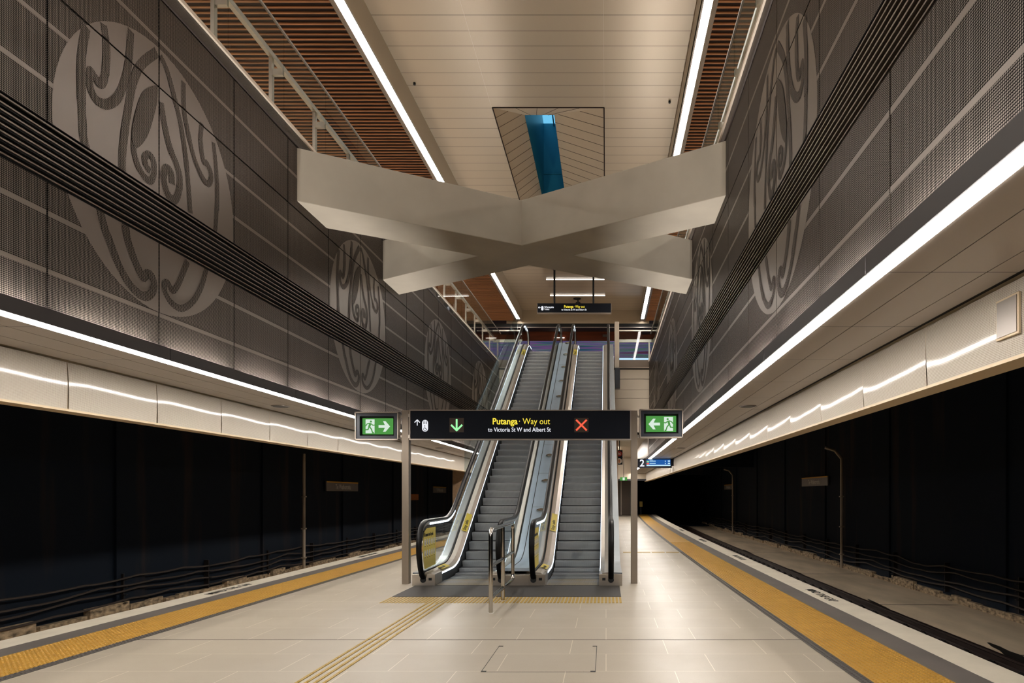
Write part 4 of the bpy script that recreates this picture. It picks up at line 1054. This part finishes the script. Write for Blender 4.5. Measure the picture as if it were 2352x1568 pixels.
for x0, x1, yb_, ytop, f, wh, yp in ((-4.745, -3.925, 1011, 946, 1, 'left end, arrow pointing right', 12.85), (.635, 1.455, 1006, 940, -1, 'right end, arrow pointing left', 12.85)):
    xm = (x0+x1)/2; z0, z1 = 1.7+(CY-yb_)*12.8/F, 1.7+(CY-ytop)*12.8/F
    e = Pl((xm, 12.76, (z0+z1)/2), (1, 0, 0), (0, 0, 1)); e.n = Vector((0, -1, 0)); hw_, hh = (x1-x0)/2, (z1-z0)/2
    t2 = thing('exit_sign', 'green running-man exit sign box at the way-out sign\'s '+wh, 'exit sign', tuple(e.o), 'exit sign boxes')
    g = G()
    for q in ((-hw_, hw_, hh-.025, hh), (-hw_, hw_, -hh, -hh+.025), (-hw_, -hw_+.02, -hh, hh), (hw_-.02, hw_, -hh, hh)): g.prism([e.p(a, b, -.14) for a, b in ((q[0], q[2]), (q[1], q[2]), (q[1], q[3]), (q[0], q[3]))], e.n*.16)
    obj('box_frame', g, 'sign_frame', t2, bevel=.003)
    g = G()
    iw, ih = .325, .185
    for q in ((-hw_+.02, hw_-.02, ih, hh-.02), (-hw_+.02, hw_-.02, -hh+.02, -ih), (-hw_+.02, -iw, -ih, ih), (iw, hw_-.02, -ih, ih)): g.prism([e.p(a, b, -.05) for a, b in ((q[0], q[2]), (q[1], q[2]), (q[1], q[3]), (q[0], q[3]))], e.n*.05)
    obj('box_bezel', g, 'bezel', t2); obj('box_back', e.slab(-hw_+.02, hw_-.02, -hh+.02, hh-.02, -.12, -.09), 'black', t2)
    obj('light_panel', e.slab(-.285, .285, -.15, .15, -.085, -.04), 'e_green', t2)
    e2 = Pl(tuple(e.o+e.n*-.04), (1, 0, 0), (0, 0, 1)); e2.n = e.n
    g = G(); e2.rect(g, *sorted((-f*.225, -f*.055)), -.135, .13, .003); obj('door_shape', g, 'e_greenwhite', t2)
    g = G(); arrow_h(e2, g, f*.13, -.005, .24, f); obj('arrow', g, 'e_greenwhite', t2)
    g = G(); man(e2, g, -f*.15, -.01, .27, f); obj('running_figure', g, 'e_green', t2)
    t2_br = G(); xs0 = x1 if f > 0 else x0-.02
    if f > 0: t2_br.box(x1, -3.88, 12.82, 12.9, 3.16, 3.20).box(x1, -3.88, 12.82, 12.9, 2.78, 2.82)
    else: t2_br.box(.60, x0, 12.82, 12.9, 3.16, 3.20).box(.60, x0, 12.82, 12.9, 2.78, 2.82)
    obj('bracket', t2_br, 'stainless', t2)
# upper hanging sign
t = thing('hanging_sign', 'black Way out sign hanging on two rods above the escalator tops', 'sign', (-1.4, 29.4, 9.8))
S2 = Pl((-1.385, 29.35, 9.80), (1, 0, 0), (0, 0, 1)); S2.n = Vector((0, -1, 0))
obj('sign_box', S2.slab(-1.60, 1.60, -.205, .205, -.15, 0), 'sign_black', t)
g = G(); g.box(-3.0, -2.985, 29.2+.13, 29.52, 9.57, 10.01).box(.215, .235, 29.33, 29.52, 9.57, 10.01).box(-3.0, .235, 29.33, 29.52, 9.57, 9.595)
obj('sign_frame', g, 'sign_frame', t)
for xx in (-2.25, -.55): obj('rod', G().tube([(xx, 29.42, 10.0), (xx, 29.42, ZC)], .045, 10).cyl((xx, 29.42), .075, ZC-.02, ZC), 'black', t)
qx = lambda x: (x-CX)*29.35/F+1.385
qz = lambda y: 1.7+(CY-y)*29.35/F-9.80
text('title_text', 'Putanga', S2, qx(1317), qz(706.5), .155, 'e_yellow', t, 'RIGHT', .022, .006, .85)
text('title_text', '· Way out', S2, qx(1318), qz(706.5), .155, 'e_yellow', t, 'LEFT', .004, .006, .74)
text('subtitle_text', 'to Victoria St W and Albert St', S2, qx(1318.5), qz(713), .11, 'e_white', t, 'CENTER', .01, .006, .80)
text('side_text', 'Wharepaku', S2, qx(1250), qz(707), .11, 'e_white', t, 'LEFT', .02, .006, .8)
text('side_text', 'Toilets', S2, qx(1250), qz(711.7), .10, 'e_white', t, 'LEFT', .012, .006, .8)
g = G(); a, b = qx(1239), qz(706); S2.stroke(g, [(a-.04, b), (a+.05, b)], .018, .006); S2.stroke(g, [(a, b+.045), (a-.045, b), (a, b-.045)], .018, .006); pill(S2, g, qx(1245.7), qz(707.8), .05, .098, .006)
obj('toilet_symbol', g, 'e_white', t)
# platform 2 departures display
t = thing('departure_display', 'platform 2 departure display with blue screen hanging right of the sign post', 'display', (2.3, 29.5, 3.1))
D = Pl((2.35, 29.5, 3.06), (1, 0, 0), (0, 0, 1)); D.n = Vector((0, -1, 0)); dx = lambda x: (x-CX)*29.5/F-2.35; dz = lambda y: 1.7+(CY-y)*29.5/F-3.06
obj('display_box', D.slab(dx(1465), dx(1543), dz(1074), dz(1053), -.2, 0), 'sign_black', t); obj('display_back', D.slab(dx(1543), dx(1563.5), dz(1069.5), dz(1052.8), -.2, -.02), 'sign_black', t)
text('platform_number', '2', D, dx(1469.2), dz(1070.5), .42, 'e_white', t, bold=.02, off=.005)
g = G(); D.rect(g, dx(1485), dx(1540), dz(1070), dz(1055), .003); sc_ = obj('screen', g, 'e_blue', t)
g = G(); D.rect(g, dx(1485), dx(1540), dz(1070), dz(1067), .005)
for y_, h_ in ((1058.6, 1.8), (1063.8, 1.8)): D.rect(g, dx(1492), dx(1506), dz(y_+h_/2), dz(y_-h_/2), .005); D.rect(g, dx(1527), dx(1529), dz(y_+1.5), dz(y_-1), .005); D.rect(g, dx(1534), dx(1539), dz(y_+1.4), dz(y_-1.4), .005)
D.rect(g, dx(1492), dx(1500), dz(1056.4), dz(1055.4), .005); obj('screen_text', g, 'e_cyan', sc_)
g = G(); D.rect(g, dx(1485.3), dx(1491), dz(1061.5), dz(1057.8), .005); obj('line_badge', g, 'e_lgreen', sc_)
g = G(); D.rect(g, dx(1485.3), dx(1491), dz(1066), dz(1062.8), .005); obj('line_badge', g, 'e_red', sc_)
for xx in (1.7, 3.0): obj('hanger', G().box(xx-.02, xx+.02, 29.58, 29.62, 3.2, 3.28), 'black', t)
# small round-symbol sign and far exit sign
t = thing('symbol_sign', 'narrow black sign with a red and a white round symbol beside the right escalator', 'sign', (.62, 31.5, 3.6))
Q = Pl((.62, 31.5, 3.43), (1, 0, 0), (0, 0, 1)); Q.n = Vector((0, -1, 0))
obj('board', Q.slab(-.15, .15, -.34, .34, -.04, 0), 'sign_black', t); obj('rod', G().box(.60, .64, 31.52, 31.54, 3.75, 4.4), 'black', t)
g = G(); Q.disc(g, 0, .17, .125, n=24, off=.003); obj('red_symbol', g, 'red_plain', t)
g = G(); Q.disc(g, 0, -.17, .125, n=24, off=.003); w_ = obj('white_symbol', g, 'white_plain', t)
g = G(); Q.rect(g, -.05, .04, -.26, -.10, .005); obj('tan_mark', g, 'tan_plain', w_)
g = G(); Q.stroke(g, [(-.03, .12), (-.03, .22)], .03, .005); Q.stroke(g, [(.06, .22), (.01, .19), (.01, .12), (.06, .12), (.06, .16), (.01, .16)], .022, .005); obj('symbol_mark', g, 'white_plain', t)
t = thing('exit_sign', 'small green exit sign hanging on a rod in the far passage', 'exit sign', (1.28, 44, 2.8))
obj('panel', G().box(.92, 1.38, 44, 44.06, 2.60, 2.82), 'e_green', t); obj('door_shape', G().box(1.08, 1.22, 43.99, 44, 2.62, 2.80), 'e_greenwhite', t); obj('rod', G().box(1.13, 1.16, 44.01, 44.04, 2.82, 4.4), 'black', t)
g = G().box(2.80, 3.05, 56.4, 56.6, .65, 1.1); g2 = G().box(2.90, 2.95, 56.5, 56.55, 0, .7)
t = thing('yellow_box', 'small yellow box on a post at the far platform end', 'box', (2.9, 56.5, 0)); obj('box_body', g, 'yellow', t); obj('post', g2, 'grey_dark', t)
